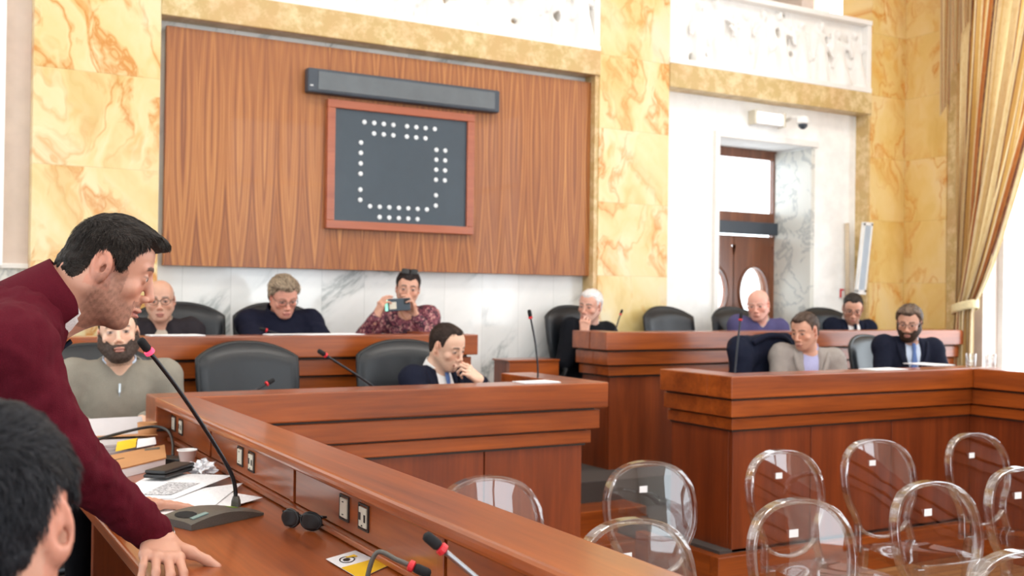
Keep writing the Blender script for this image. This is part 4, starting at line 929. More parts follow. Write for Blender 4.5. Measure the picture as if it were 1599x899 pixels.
def skin_colf(H, Rm, w, tone, hairc, stub=0.0, stubc=None, brow=1.0, eyes=False, lip=(.42, .13, .11), long=1.0, glow=1.0):
    tone = np.array(tone); hairc = np.array(hairc); stubc = hairc if stubc is None else np.array(stubc)
    def fn(Vt):
        q = (Vt - H) @ Rm; x, y, z = q[:, 0] / w, q[:, 1], q[:, 2] / long; ax_ = np.abs(x)
        c = np.tile(tone, (len(Vt), 1)); inh = (z > -.14) & (np.linalg.norm(q, axis=1) < .17)
        n = wob(Vt, 60) * .5
        def mx(mask, col): 
            m = (mask * inh)[:, None]; c[:] = c * (1 - m) + np.array(col) * m
        red = tone * np.array([1.02, .72, .66])
        mx(np.exp(-((ax_ - .04) ** 2 + (z + .025) ** 2) / .0003) * (y > .03) * .45, red); mx(np.exp(-((x) ** 2 + (z + .038) ** 2) / .00015) * (y > .08) * .5, red)
        mx((ax_ > .070) * (y < .02) * (y > -.045) * (z < .04) * (z > -.05) * .55, red)
        if stub > 0:
            face = sstep(-.022, -.050, z + .35 * np.maximum(0, .03 - y) * 0) * sstep(-.035, .01, y)
            must = (ax_ < .032) * (z < -.050) * (z > -.068) * (y > .07)
            side = sstep(.045, .055, ax_) * (y < .045) * (y > -.012) * sstep(.012, -.01, z) * .8
            cheek = sstep(.02, .05, ax_) * (z > -.06)
            low = sstep(-.052, -.068, z) * sstep(-.035, -.005, y)
            diag = sstep(.012, -.012, (z + .045) + .55 * (y - .045)) * sstep(-.03, -.0, y) * (ax_ > .03)
            m = np.maximum(np.maximum(must * 1.0, low), np.maximum(diag, side)) * stub * (.8 + .35 * wob(Vt, 300) + .2 * (hrnd(Vt, 500) - .5))
            m *= 1 - (ax_ < .024) * (z < -.062) * (z > -.088) * (y > .08)
            mx(np.clip(m, 0, 1), stubc)
        mx(((x / .0245) ** 2 + ((z + .0735) / .0115) ** 2 < 1) * (y > .075) * .8, lip)
        mx(sstep(.0018, .0006, np.abs(z + .0735)) * (ax_ < .022) * (y > .08) * .8, (.08, .03, .03))
        bz = .0215 + .004 * np.cos((ax_ - .028) * 70) - .10 * np.maximum(0, ax_ - .038)
        mx(sstep(.0055, .003, np.abs(z - bz)) * sstep(.010, .014, ax_) * sstep(.052, .044, ax_) * (y > .045) * brow * .9, hairc)
        if not eyes:
            mx((((ax_ - .0315) / .0135) ** 2 + (z / .0065) ** 2 < 1) * (y > .06) * .75, (.42, .34, .32)); mx((((ax_ - .0315) / .0062) ** 2 + (z / .0062) ** 2 < 1) * (y > .06) * .95, (.03, .02, .015))
        mx(sstep(.003, .001, np.abs(z - .0055)) * sstep(.016, .012, np.abs(ax_ - .0315)) * (y > .06) * .6, (.06, .03, .02))
        c *= (1 + .05 * n)[:, None]; return np.clip(c, 0, 1)
    return fn
def hand_prims(Wp, f, n, side, curl=(25, 25, 25, 30), thumb=(.6, .75, -.1), sc=1.0, spread=.12, knuck=10, tcurl=.35):
    f = nrm(f); n = nrm(np.array(n, float) - f * (np.array(n, float) @ f)); t = np.cross(n, f) * (1 if side == 'R' else -1)
    P = []; Wp = np.asarray(Wp, float)
    kn = [(.090, .030), (.094, .010), (.089, -.011), (.080, -.030)]; ln = [(.042, .026, .021), (.046, .029, .022), (.042, .027, .021), (.033, .020, .018)]; rr = [.0088, .0090, .0084, .0074]
    P.append(Pm('cone', Wp - f * .03, Wp + f * .012, .026 * sc, .024 * sc, k=.02))
    for i in range(4):
        K = Wp + (f * kn[i][0] + t * kn[i][1]) * sc; A0 = Wp + (f * .014 + t * kn[i][1] * .55) * sc
        P.append(Pm('cone', A0, K - n * .003 * sc, .0155 * sc, .0108 * sc, k=.012 * sc))
        a = knuck * D2R; d0 = nrm(f + t * (kn[i][1] * spread * 30)); p = K
        for j in range(3):
            a += (curl[i] if j else 0) * D2R * (1 if j == 1 else .7)
            dd = d0 * math.cos(a) - n * math.sin(a); q = p + dd * ln[i][j] * sc
            P.append(Pm('cone', p, q, rr[i] * (1 - .06 * j) * sc, rr[i] * (.94 - .09 * j) * sc, k=.004 * sc)); p = q
        P.append(Pm('ell', K + n * .002, r=V3(.010, .011, .009) * sc, k=.008 * sc))
    Tb = Wp + (f * .022 + t * .020 - n * .008) * sc; d = nrm(f * thumb[0] + t * thumb[1] + n * thumb[2]); T1 = Tb + d * .044 * sc
    d2 = nrm(d + f * tcurl * .9 - t * tcurl * .5); T2 = T1 + d2 * .034 * sc; d3 = nrm(d2 + f * tcurl * .6 - t * tcurl * .4); T3 = T2 + d3 * .026 * sc
    P += [Pm('cone', Tb, T1, .0165 * sc, .0118 * sc, k=.016 * sc), Pm('cone', T1, T2, .0108 * sc, .0098 * sc, k=.005), Pm('cone', T2, T3, .0100 * sc, .0078 * sc, k=.004), Pm('cone', Wp + (f * .05 + t * .022) * sc, T1, .010 * sc, .009 * sc, k=.012)]
    return P
def elbow(Sh, Wr, l1, l2, pole):
    d = Wr - Sh; L = np.linalg.norm(d); u = d / L
    if L > (l1 + l2) * .995: return Sh + u * L * l1 / (l1 + l2)
    a = (l1 * l1 - l2 * l2 + L * L) / (2 * L); hh = math.sqrt(max(0, l1 * l1 - a * a)); p = np.asarray(pole, float); p = nrm(p - u * (p @ u)); return Sh + u * a + p * hh
def band(name, c, Rm, r0, r1, h0, h1, a0, a1, mat, parent, th=.004, dip=0.0, ry=1.0, tilt=0.0):
    """a collar: band around axis Rm[:,2], opening at the front (Rm[:,1])"""
    m = M()
    def fn(a, b):
        an = (a0 + (a1 - a0) * a) * D2R; fr = math.cos(an)          # 0 deg = front
        z = h0 + (h1 - h0) * b - dip * max(0, fr) ** 2 * 1.0 + tilt * fr; r = r0 + (r1 - r0) * b
        return tuple(c + Rm @ V3(math.sin(an) * r, fr * r * ry, z))
    m.grid(36, 5, fn); return part(name, m, mat, parent, smooth=True, solid=th)
def surf(prims, o, d, mx_=.4):
    t = 0.0
    for i in range(200):
        if comb(prims, np.array([o + d * t]))[0] > 0: break
        t += .004
    return o + d * t

def person(label, H, yaw, pitch, roll, byaw, floor, top, hair, skin, torso=None, hands=(), lean=.12, hb=.0042, hc=.0075, head=None, neck=1.0, wsh=1.0, extra=None, stand=None, group=None, glasses=None, sleeve=.012, hh=.0038, thigh=None):
    thigh = thigh or (.26 if floor > 0 else .32)
    H = V3(*H); Rm = frame(yaw, pitch, roll); fb = frame(byaw)[:, 1]; rb = frame(byaw)[:, 0]; up = V3(0, 0, 1); head = dict(head or {})
    w = head.get('w', 1.0); lng = head.get('long', 1.0)
    if stand: Nb, PEL = V3(*stand['neck']), V3(*stand['pelvis'])
    else:
        Nb = H + Rm @ V3(0, -.035, -.085) - up * .058 - fb * .025; PEL = V3(H[0], H[1], floor + .53) - fb * lean
    sp = nrm(Nb - PEL); side = nrm(np.cross(fb, sp)); side = side if side @ rb > 0 else -side; fr = nrm(np.cross(sp, side)); fr = fr if fr @ fb > 0 else -fr; Tb = np.stack([side, fr, sp], 1)
    TL = np.linalg.norm(Nb - PEL)
    sh = {'R': Nb - sp * .042 + side * .165 * wsh + fr * .01, 'L': Nb - sp * .042 - side * .165 * wsh + fr * .01}
    if stand: sh['R'], sh['L'] = V3(*stand['shR']), V3(*stand['shL'])
    arms = {}
    for hd in hands: arms[hd['s']] = hd
    def torso_p(g, gb=0.0):
        P = [Pm('ell', Nb - sp * .16 + fr * .015, r=V3(.158 * wsh + g, .102 + g + gb * .3, .165 + g), R=Tb, k=.05), Pm('ell', PEL + sp * TL * .42 + fr * (.015 + gb * .6), r=V3(.142 * wsh + g + gb * .6, .102 + g + gb, .19 + g), R=Tb, k=.06), Pm('ell', PEL, r=V3(.158 * wsh + g + gb * .4, .118 + g + gb * .6, .13 + g), R=Tb, k=.05)]
        for s in 'RL':
            P.append(Pm('cone', Nb - sp * .035, sh[s], .050 + g * .7, .055 + g, k=.045)); P.append(Pm('ell', sh[s] - sp * .01, r=V3(.062, .060, .062) + g * .8, R=Tb, k=.04))
        return P
    def arm_p(g, cuff=.0, k=.02):
        P = []
        for s in 'RL':
            a = arms.get(s); sg = 1 if s == 'R' else -1
            Wr = V3(*a['w']) if a else sh[s] + fr * .30 - up * .36 - side * sg * .04
            El = V3(*a['el']) if a and 'el' in a else elbow(sh[s], Wr, .29, .255, a.get('pole', tuple(side * sg * .6 - up - fr * .3)) if a else side * sg * .7 - up * .8 - fr * .3)
            Wc = Wr - nrm(Wr - El) * cuff
            P += [Pm('cone', sh[s], El, .050 + g, .040 + g, k=.03), Pm('cone', El, Wc, .039 + g, .027 + g * (.8 if cuff else .5), k=k)]
        return P
    # ---- body: one continuous surface
    nk0 = H + Rm @ V3(0, -.028, -.055); nk1 = Nb + fr * .0
    hp = head_prims(H, Rm, w, head.get('jaw', 1.0), head.get('nose', 1.0), head.get('fat', 0.0), head.get('ears', 1.0), head.get('eyes', False), long=lng, gape=head.get('gape', 0.0), dome=head.get('dome', 0.0), back=head.get('back', 0.0))
    bp = hp + [Pm('cone', nk0, nk1, .054 * neck, .060 * neck, k=.022), Pm('cone', H + Rm @ V3(0, .018, -.075), nk1 + fr * .02, .040 * neck, .05 * neck, k=.03)] + torso_p(-.016) + arm_p(-.009, 0.0)
    for s in 'RL':
        if s in arms: hd = arms[s]; bp += hand_prims(hd['w'], hd['f'], hd['n'], s, hd.get('curl', (25, 25, 25, 30)), hd.get('th', (.6, .75, -.1)), hd.get('sc', 1.0), hd.get('spread', .12), hd.get('kn', 10), hd.get('tc', .35))
    cf = skin_colf(H, Rm, w, skin['tone'], skin.get('brow', hair.get('c', (.05, .03, .02))), skin.get('stub', 0), skin.get('stubc'), skin.get('browk', 1.0), head.get('eyes', False), skin.get('lip', (.42, .15, .12)), lng)
    body = sdf_part('person', bp, hb, 'skin', None, None, 0, cf)
    tag(body, label, 'person')
    if group: body['group'] = group
    # ---- hair
    hb_ = head_prims(H, Rm, w, base_only=True, long=lng)
    def local(P): q = (P - H) @ Rm; return q[:, 0] / w, q[:, 1], q[:, 2] / lng
    if hair.get('style') != 'none':
        dm, bk = head.get('dome', 0.0), head.get('back', 0.0); t = hair.get('t', .008); tp = hair.get('top', .012); line = hair['line']; ys, zs = zip(*line)
        hpz = [Pm('ell', H + Rm @ V3(0, -.018 + bk * .5, .033 - dm * .4), r=V3((.075 + t) * w, .092 - bk * .5 + t, .078 - dm * .6 + tp), R=Rm, k=.02), Pm('ell', H + Rm @ V3(0, .028, .032), r=V3((.065 + t) * w, .058 + t, .066 + tp), R=Rm, k=.03), Pm('ell', H + Rm @ V3(0, -.03, -.03), r=V3(.062 + t, .062 + t, .062), R=Rm, k=.03)]
        if t > .02: hpz += [Pm('ell', H + Rm @ V3(s * .05, -.01, -.01), r=V3(.035, .045, .055), R=Rm, k=.03) for s in (-1, 1)]
        for e in hair.get('lumps', ()): hpz.append(Pm('ell', H + Rm @ V3(*e[0]), r=V3(*e[1]), R=Rm, k=.02))
        am, fq, bald = hair.get('amp', .0022), hair.get('fq', (150, 50, 90)), hair.get('bald')
        def post(P, d):
            x, y, z = local(P); q = np.stack([x * fq[0], y * fq[1], z * fq[2]], 1)
            d = d + am * wob(q, 1.0, 2.0) + am * .6 * wob(q * 2.1, 1.0, 5.0)
            zl = np.interp(y, ys, zs) + hair.get('xk', 0.0) * np.maximum(0, np.abs(x) - .045) + .0025 * wob(q, 1.3)
            zl = zl + hair.get('rec', .010) * np.exp(-((np.abs(x) - .045) / .016) ** 2) * sstep(.030, .045, y) - .004 * (np.abs(x) < .02) * (y > .05)
            d = d + (t + .5 * (tp - t)) * .85 * np.clip(1 - (z - zl) / .026, 0, 1)
            g_ = (zl - z) * .8
            if bald is not None: g_ = np.maximum(g_, (z - np.interp(y, *bald)) * .8)
            h = np.clip(.5 - .5 * (d - g_) / .006, 0, 1); return d * (1 - h) + g_ * h + .006 * h * (1 - h)
        c1, c2 = np.array(hair['c']), np.array(hair.get('c2', hair['c']))
        def hcol(Vt):
            x, y, z = local(Vt); q = np.stack([x * fq[0], y * fq[1], z * fq[2]], 1); m = np.clip(.5 + .5 * wob(q * 1.2, 1.0, 3.0), 0, 1)[:, None]; c = c1 * (1 - m) + c2 * m
            if 'fade' in hair:
                zl = np.interp(y, ys, zs); k_ = (np.clip(1 - (z - zl) / .045, 0, 1) * sstep(.055, .02, z) * (.62 + .3 * (hrnd(Vt, 450) - .5)))[:, None]; c = c * (1 - k_) + np.array(hair['fade']) * k_
            return c
        Vt, Fq = sdf_mesh(hpz, hh, post, .008); Cc = hcol(Vt); ns = hair.get('strands', 900)
        if ns:
            A = Vt[Fq[:, 2]] - Vt[Fq[:, 0]]; Bv = Vt[Fq[:, 3]] - Vt[Fq[:, 1]]; FN = np.cross(A, Bv); FN /= np.linalg.norm(FN, axis=1)[:, None] + 1e-9; FC = Vt[Fq].mean(1)
            cen = H + Rm @ V3(0, -.015, .02); out = ((FC - cen) * FN).sum(1); FN[out < 0] *= -1
            x, y, z = local(FC); rd = FC - cen; rd /= np.linalg.norm(rd, axis=1)[:, None]; ok = np.where(((FN * rd).sum(1) > .55) & (z > np.interp(y, ys, zs) + .004))[0]
            rs = np.random.RandomState(5); pick = rs.choice(ok, ns); ln_, wd_ = hair.get('len', .022), hair.get('wid', .0011)
            P0, Nn = FC[pick], FN[pick]; x, y, z = local(P0)
            topw = sstep(.05, .10, z); cx, cy_, cz = hair.get('comb', (0.0, 1.0, 0.0))
            dl = np.stack([x * 1.5 * (1 - topw) + topw * cx, cy_ * (topw * 1.0 + .25 * (1 - topw) * (y > -.02)), -(1 - topw) * 1.0 + cz], 1) + rs.normal(0, .22, (ns, 3))
            dw = dl @ Rm.T; dw -= Nn * (dw * Nn).sum(1)[:, None]; dw /= np.linalg.norm(dw, axis=1)[:, None] + 1e-9; sdv = np.cross(Nn, dw)
            L_ = ln_ * rs.uniform(.6, 1.2, ns)[:, None] * np.clip((z - np.interp(y, ys, zs)) / .035, .22, 1)[:, None]; Ws = wd_ * rs.uniform(.6, 1.3, ns)[:, None]; rr_ = np.linalg.norm(P0 - cen, axis=1)[:, None]; rows = []
            for j, (tt, up_, ww) in enumerate(((0, -.0015, .7), (.33, .0012, 1), (.66, .0022, .8), (1.0, .0026, .15))):
                c_ = P0 + dw * L_ * tt; c_ = cen + (c_ - cen) / np.linalg.norm(c_ - cen, axis=1)[:, None] * (rr_ + (np.linalg.norm(c_ - cen, axis=1)[:, None] - rr_) * .25) + Nn * up_ * hair.get('lift', 1.0); rows += [c_ - sdv * Ws * ww, c_ + sdv * Ws * ww]
            SV = np.stack(rows, 1).reshape(-1, 3); b_ = len(Vt) + np.arange(ns)[:, None] * 8; SF = np.concatenate([np.concatenate([b_ + 2 * j, b_ + 2 * j + 1, b_ + 2 * j + 3, b_ + 2 * j + 2], 1) for j in range(3)])
            cr = rs.uniform(0, 1, (ns, 1)); SC = np.repeat(c1 * (1 - cr) + c2 * 1.5 * cr, 8, axis=0); Vt = np.concatenate([Vt, SV]); Fq = np.concatenate([Fq, SF]); Cc = np.concatenate([Cc, SC])
        np_mesh('hair', Vt, Fq, hair.get('mat', 'hair'), body, Cc)
    if skin.get('beard'):
        bt = skin['beard']; bc = np.array(skin.get('beardc', hair.get('c')))
        bpz = head_prims(H, Rm, w, head.get('jaw', 1.0), 1.0, head.get('fat', 0.0), base_only=True, long=lng)
        for p in bpz:
            if p.kind == 'cone': p.ra += bt; p.rb += bt
            else: p.r = p.r + bt
        def postb(P, d):
            x, y, z = local(P); ax_ = np.abs(x); d = d + .0014 * wob(P, 330)
            top_ = np.where(ax_ < .030, -.052, -.052 + 1.1 * (ax_ - .030)); top_ = np.minimum(top_, np.where(y < .03, .0, -.02))
            g_ = np.maximum((z - top_) * .7, (-.012 - y) * .8); g_ = np.maximum(g_, -(np.sqrt((x / .025) ** 2 + ((z + .0745) / .0105) ** 2) - 1) * .01 * (y > .05) - 10 * (y <= .05))
            return np.maximum(d, g_)
        sdf_part('beard', bpz, hh, 'hair', body, postb, .008, lambda Vt: bc * (1 + .5 * wob(Vt, 240))[:, None].clip(.5, 1.6))
    # ---- clothes
    gt = top.get('g', .010); gb = top.get('belly', .0); kind = top['kind']
    def folds(amp, f=28):
        def post(P, d): return d + amp * wob(P, f, 1.0) * .8 + amp * .5 * wob(P, f * 2.3, 4.0)
        return post
    tr = Nb + fr * .045 - sp * .03                                 # throat
    def collar(nm, mat, r=.066, hgt=.035, a0=22, gapdip=.02, th=.003, off=0.0, rx=1.0):
        nd = nrm(nk0 - nk1); sx = nrm(np.cross(fr, nd)); sx = sx if sx @ side > 0 else -sx; fy = np.cross(nd, sx); fy = fy if fy @ fr > 0 else -fy
        return band(nm, Nb + nd * (.012 + off), np.stack([sx, fy, nd], 1), r * neck * 1.06, r * neck, -.012, hgt, a0, 360 - a0, mat, body, th, gapdip)
    if kind == 'jacket':
        sh_p = torso_p(-.002, gb) + [Pm('cone', nk0 - (nk0 - nk1) * .45, nk1, .060 * neck, .066 * neck, k=.02)]
        cut = H + Rm @ V3(0, 0, -.0)
        sdf_part('shirt', sh_p, hc, top['shirt'], body, lambda P, d: np.maximum(d, ((P - (nk0 * .42 + nk1 * .58)) @ nrm(nk0 - nk1))))
        collar('collar', top['shirt'], hgt=.030, a0=16)
        vz = top.get('v', .24); jp = torso_p(gt, gb) + arm_p(gt + sleeve * .4, .015)
        c0 = Nb + fr * .13 + sp * .045; c1 = Nb + fr * .17 - sp * (vz + .05); jp += [Pm('cone', c0, c1, .100, .022, k=.01, op='s'), Pm('cone', nk0, Nb + sp * .012, .070 * neck, .066 * neck, k=.01, op='s')]
        jo = sdf_part('jacket', jp, hc, top['mat'], body, folds(.0035), .01)
        for s in (-1, 1):
            m = M(); pts = []
            for i in range(9):
                v = i / 8; o_ = Nb + side * s * (.092 * (1 - v) ** .8 + .016) - sp * (-.01 + v * vz * .98); 
                pts.append(surf(jp[:len(jp) - 2], o_, fr) + fr * .003)
            wdt = [.020, .030, .036, .040, .044, .040, .030, .018, .006]
            m.grid(8, 3, lambda a, b: tuple(pts[int(round(a * 8))] + side * s * wdt[int(round(a * 8))] * b - fr * .010 * b * b + fr * .004))
            part('lapel', m, top['mat'], jo, smooth=True, solid=.005)
        if top.get('tie'):
            m = M(); pts = []
            for i in range(11):
                pts.append(surf(sh_p, Nb - sp * (.005 + i * .030), fr) + fr * .006)
            wd = [.013, .015, .012, .016, .020, .023, .026, .029, .031, .033, .034]
            m.grid(10, 4, lambda a, b: tuple(pts[int(round(a * 10))] + side * wd[int(round(a * 10))] * (2 * b - 1) + fr * (.006 * (1 - (2 * b - 1) ** 2) + (.007 if a < .15 else 0))))
            part('tie', m, top['tie'], body, smooth=True, solid=.003)
        for s in 'RL':
            if s in arms and top.get('cuff', True):
                W0 = V3(*arms[s]['w']); El = [p for p in arm_p(0)][(1 if s == 'R' else 3)]; d_ = nrm(El.b - El.a); 
                part('cuff', M().tube([tuple(W0 - d_ * .03), tuple(W0 - d_ * .004)], .034, 20), top['shirt'], body, smooth=True)
    else:
        jp = torso_p(gt, gb) + arm_p(gt + sleeve * .4, .012 if kind != 'short' else .17)
        jp.append(Pm('cone', nk0, Nb + sp * .015, .064 * neck, .062 * neck, k=.012, op='s'))
        if kind == 'vneck': jp.append(Pm('cone', Nb + fr * .12 + sp * .045, Nb + fr * .15 - sp * .11, .080, .014, k=.01, op='s'))
        if kind == 'open': jp.append(Pm('cone', Nb + fr * .13 + sp * .05, Nb + fr * .17 - sp * .28, .078, .035, k=.01, op='s'))
        if kind == 'scoop': jp.append(Pm('ell', Nb + fr * .10 + sp * .01, r=V3(.085, .07, .075), R=Tb, k=.01, op='s'))
        sdf_part(top.get('name', 'sweater'), jp, hc, top['mat'], body, folds(top.get('fold', .003)), .01)
        if top.get('shirt'):
            sdf_part('shirt', torso_p(-.002, gb)[:1] + torso_p(-.002, gb)[3:] + [Pm('cone', nk0 - (nk0 - nk1) * .45, nk1, .060 * neck, .066 * neck, k=.02)], hc, top['shirt'], body, lambda P, d: np.maximum(d, ((P - (nk0 * .42 + nk1 * .58)) @ nrm(nk0 - nk1))))
            collar('collar', top['shirt'], hgt=top.get('ch', .032), a0=20)
        if top.get('high'): collar('high_collar', top['mat'], r=top.get('hr', .074), hgt=top['high'], a0=top.get('ha', 1), th=.007, gapdip=top.get('hd', .0))
    # ---- trousers and shoes
    if stand: kn_, an_ = stand['knee'], stand['ankle']
    lp = [Pm('ell', PEL - sp * .03, r=V3(.165 * wsh, .125, .11), R=Tb, k=.05)]
    for i, s in enumerate((1, -1)):
        hip = PEL + side * s * .085 - up * .03
        if stand: kne, ank = V3(*kn_[i]), V3(*an_[i])
        else: kne = V3(PEL[0], PEL[1], floor + .50) + fb * thigh + rb * s * .14; ank = kne - up * .41 + fb * (-.12)
        lp += [Pm('cone', hip, kne, .088, .064, k=.04), Pm('cone', kne, ank, .062, .048, k=.02)]
        sp_ = [Pm('cone', ank - up * .045 - fb * .02, ank - up * .055 + fb * .15, .040, .034, k=.02), Pm('box', ank - up * .078 + fb * .06, r=V3(.045, .14, .012), R=frame(byaw), rnd=.01, k=.015)]
        sdf_part('shoe', sp_, .009, 'leather_trim', body)
    sdf_part('trousers', lp, .012, top.get('legs', 'cloth_black'), body)
    L = lambda x, y, z: tuple(H + Rm @ V3(x * w, y, z * lng))
    if glasses:
        g_ = None
        for s in (-1, 1):
            rx, rz = (.026, .019) if glasses != 'round' else (.023, .021)
            ring = [L(s * .032 + rx * math.cos(a), .100 - 6 * (max(0, abs(s * .032 + rx * math.cos(a)) - .03)) ** 2, .001 + rz * math.sin(a)) for a in [2 * math.pi * i / 20 for i in range(20)]]
            m = M().tube(ring, .0016, 5, closed=True)
            if g_ is None: g_ = part('glasses', m, 'glasses_frame', body, smooth=True, label='thin framed spectacles')
            else: part('rim', m, 'glasses_frame', g_, smooth=True)
            part('temple', M().tube([L(s * .058, .094, .004), L(s * .072, .05, .006), L(s * .076, .0, .008), L(s * .077, -.015, .0)], .0015, 5), 'glasses_frame', g_)
        part('bridge', M().tube([L(-.008, .101, .004), L(0, .103, .007), L(.008, .101, .004)], .0015, 5), 'glasses_frame', g_)
    if extra: extra(body, H, Rm, Nb, Tb, L, arms)
    return body
def cloth(name, c, var=.10, sc=220, bump=.15, rough=.85): return simple(name, c, rough, spec=.12, sc=sc, var=var, bump=bump)
cloth('cloth_black', srgb(16, 16, 20)); cloth('cloth_maroon', srgb(86, 17, 31), .16, 500, .35); cloth('cloth_navy', srgb(24, 28, 44)); cloth('cloth_suit', srgb(26, 29, 44)); cloth('cloth_navy_knit', srgb(24, 26, 42), .15, 260, .3)
cloth('cloth_grey_knit', srgb(142, 136, 124), .10, 420, .3); cloth('cloth_light_blue', srgb(196, 208, 226)); cloth('cloth_white', srgb(236, 234, 232)); cloth('cloth_purple', srgb(80, 76, 114), .12, 260, .2); cloth('cloth_grey_jacket', srgb(150, 142, 136), .12, 300, .2)
cloth('cloth_tie_blue', srgb(92, 116, 166)); cloth('cloth_tie_dark', srgb(28, 34, 48)); cloth('cloth_jacket_dark', srgb(46, 42, 46)); cloth('cloth_black_knit', srgb(20, 22, 28), .2, 260, .2); cloth('cloth_lilac', srgb(170, 170, 206)); cloth('cloth_beige', srgb(196, 184, 168))
simple('glasses_frame', srgb(52, 40, 36), .3); simple('yellow_lining', srgb(206, 190, 60), .6)
def m_blouse():
    n = NT('blouse'); v = n.pos()[0]; a = n.noise(v, 26, 3, .6, 1.5); b = n.noise(v, 48, 2, .5, 1.0)
    c = n.ramp(a, [(.40, srgb(58, 26, 42)), (.47, srgb(112, 44, 66)), (.53, srgb(150, 88, 96)), (.58, srgb(92, 34, 54))], 'CONSTANT'); c = n.mix(n.math('GREATER_THAN', b, .60), c, srgb(190, 140, 132)); n.set(Base_Color=c, Roughness=.7); MAT['blouse'] = n.m
m_blouse()
LINE = [(-.13, -.085), (-.075, -.075), (-.045, -.05), (-.028, .0), (-.012, .030), (.008, .030), (.02, .004), (.030, .006), (.038, .035), (.055, .062), (.09, .072)]
def line(dz=0, front=0): return [(y, z + (front if y > .035 else 0) + dz) for y, z in LINE]
T_OL, T_LT, T_RED = srgb(196, 148, 118), srgb(226, 186, 160), srgb(222, 160, 138)
# ------------------------------------------------------------------ the people
def eyeball(body, H, Rm, w, s):
    c = H + Rm @ V3(s * .0315 * w, .0752, .001); m = M(); n1, n2 = 20, 14
    m.lathe([(.0001, -.0120)] + [(.0120 * math.sin(math.pi * i / n2), -.0120 * math.cos(math.pi * i / n2)) for i in range(1, n2)] + [(.0001, .0120)], tuple(c), n1)
    e = part('eye', m, 'eye_white', body, smooth=True, label='eyeball with dark iris')
    f = Rm[:, 1]; q = Vector(f).to_track_quat('Z', 'Y').to_matrix(); part('iris', M().lathe([(.0001, .0123), (.003, .01215), (.0062, .0108)][::-1], tuple(c), 16, q), 'iris_brown', e)
simple('iris_brown', srgb(40, 24, 16), .1); simple('eye_white', srgb(196, 184, 178), .15)
# leaning man in the maroon sweater
def ex_main(body, H, Rm, Nb, Tb, L, arms):
    for s in (-1, 1): eyeball(body, H, Rm, 1.0, s)
    nd = nrm((H + Rm @ V3(0, -.028, -.055)) - Nb); fy = nrm(Rm[:, 1] - nd * (Rm[:, 1] @ nd)); sx = np.cross(fy, nd); Fr = np.stack([sx, fy, nd], 1)
    band('collar', Nb + nd * .03, Fr, .073, .068, -.03, .028, 20, 340, 'cloth_white', body, .003, .016)
    band('stand_collar', Nb + nd * .005, Fr, .090, .076, -.05, .058, 58, 302, 'cloth_maroon', body, .008, .055)
    p0 = Nb + fy * .075 + nd * .0; t = M()
    t.grid(8, 3, lambda a, b: tuple(p0 + fy * (.010 + .01 * a) - nd * (.20 * a) + sx * (.018 + .012 * a) * (2 * b - 1) * 1.0 + fy * .006 * (1 - (2 * b - 1) ** 2)))
    part('tie', t, 'cloth_tie_dark', body, smooth=True, solid=.003); 
    part('placket', M().grid(8, 2, lambda a, b: tuple(p0 + fy * .006 - nd * (.02 + .18 * a) + sx * (-.050 + .018 * b))), 'cloth_navy', body, smooth=True, solid=.004)
    W0 = V3(*arms['R']['w']); d_ = nrm(V3(*arms['R']['w']) - V3(*arms['R']['el']))
    part('cuff', M().tube([tuple(W0 - d_ * .03), tuple(W0 + d_ * .006)], .036, 24), 'mic_grey', body, smooth=True)
    part('bracelet', M().tube([tuple(W0 + d_ * .014 + (math.cos(a) * nrm(np.cross(d_, V3(0, 0, 1))) + math.sin(a) * nrm(np.cross(d_, np.cross(d_, V3(0, 0, 1))))) * .031) for a in [2 * math.pi * i / 24 for i in range(24)]], .0018, 5, closed=True), 'dot_white', body, smooth=True)
person('man in a maroon sweater leaning on the near desk, speaking at the microphone', (.377, 2.385, 1.416), -6, 21, 2, 5, 0,
    dict(kind='vneck', mat='cloth_maroon', shirt='cloth_white', g=.014, fold=.008, belly=.01), dict(mat='hair_combed', strands=9000, len=.024, wid=.0008, c=(.008, .006, .005), c2=(.020, .014, .011), t=.004, top=.012, fade=srgb(110, 84, 72), line=[(-.13, -.092), (-.06, -.088), (-.044, -.066), (-.034, -.02), (-.028, .006), (-.015, .014), (.006, .014), (.012, .0), (.016, -.012), (.032, -.012), (.038, .020), (.046, .036), (.062, .052), (.12, .076)], lumps=[((0, .074, .078), (.050, .027, .016)), ((0, .04, .088), (.055, .04, .013)), ((.0, .094, .077), (.028, .013, .011))], amp=.0024, fq=(130, 60, 110)),
    dict(tone=srgb(206, 152, 128), stub=.62, stubc=srgb(84, 58, 48), brow=srgb(40, 28, 24), lip=srgb(176, 104, 96)), hb=.0026, hh=.0024, hc=.0045, head=dict(eyes=True, nose=1.04, jaw=1.12, fat=.003, ears=1.2, gape=.003, dome=.013, back=.030), neck=1.08, sleeve=.010,
    hands=[dict(s='R', w=(.482, 2.338, .840), el=(.275, 2.20, 1.05), f=(-.10, -.95, -.22), n=(.10, -.35, .95), curl=(32, 34, 36, 40), th=(.25, .95, -.18), kn=14, sc=1.10, spread=.16, tc=.25), dict(s='L', w=(.495, 2.875, .815), el=(.29, 2.76, 1.03), f=(1, .12, -.10), n=(0, 0, 1), curl=(6, 6, 6, 8), th=(.6, .6, -.2), kn=4, sc=1.05, spread=.06)],
    stand=dict(neck=(.262, 2.405, 1.325), pelvis=(-.30, 2.46, .97), shR=(.185, 2.215, 1.255), shL=(.205, 2.60, 1.245), knee=((-.22, 2.36, .50), (-.24, 2.60, .50)), ankle=((-.26, 2.34, .10), (-.28, 2.62, .10))), extra=ex_main)
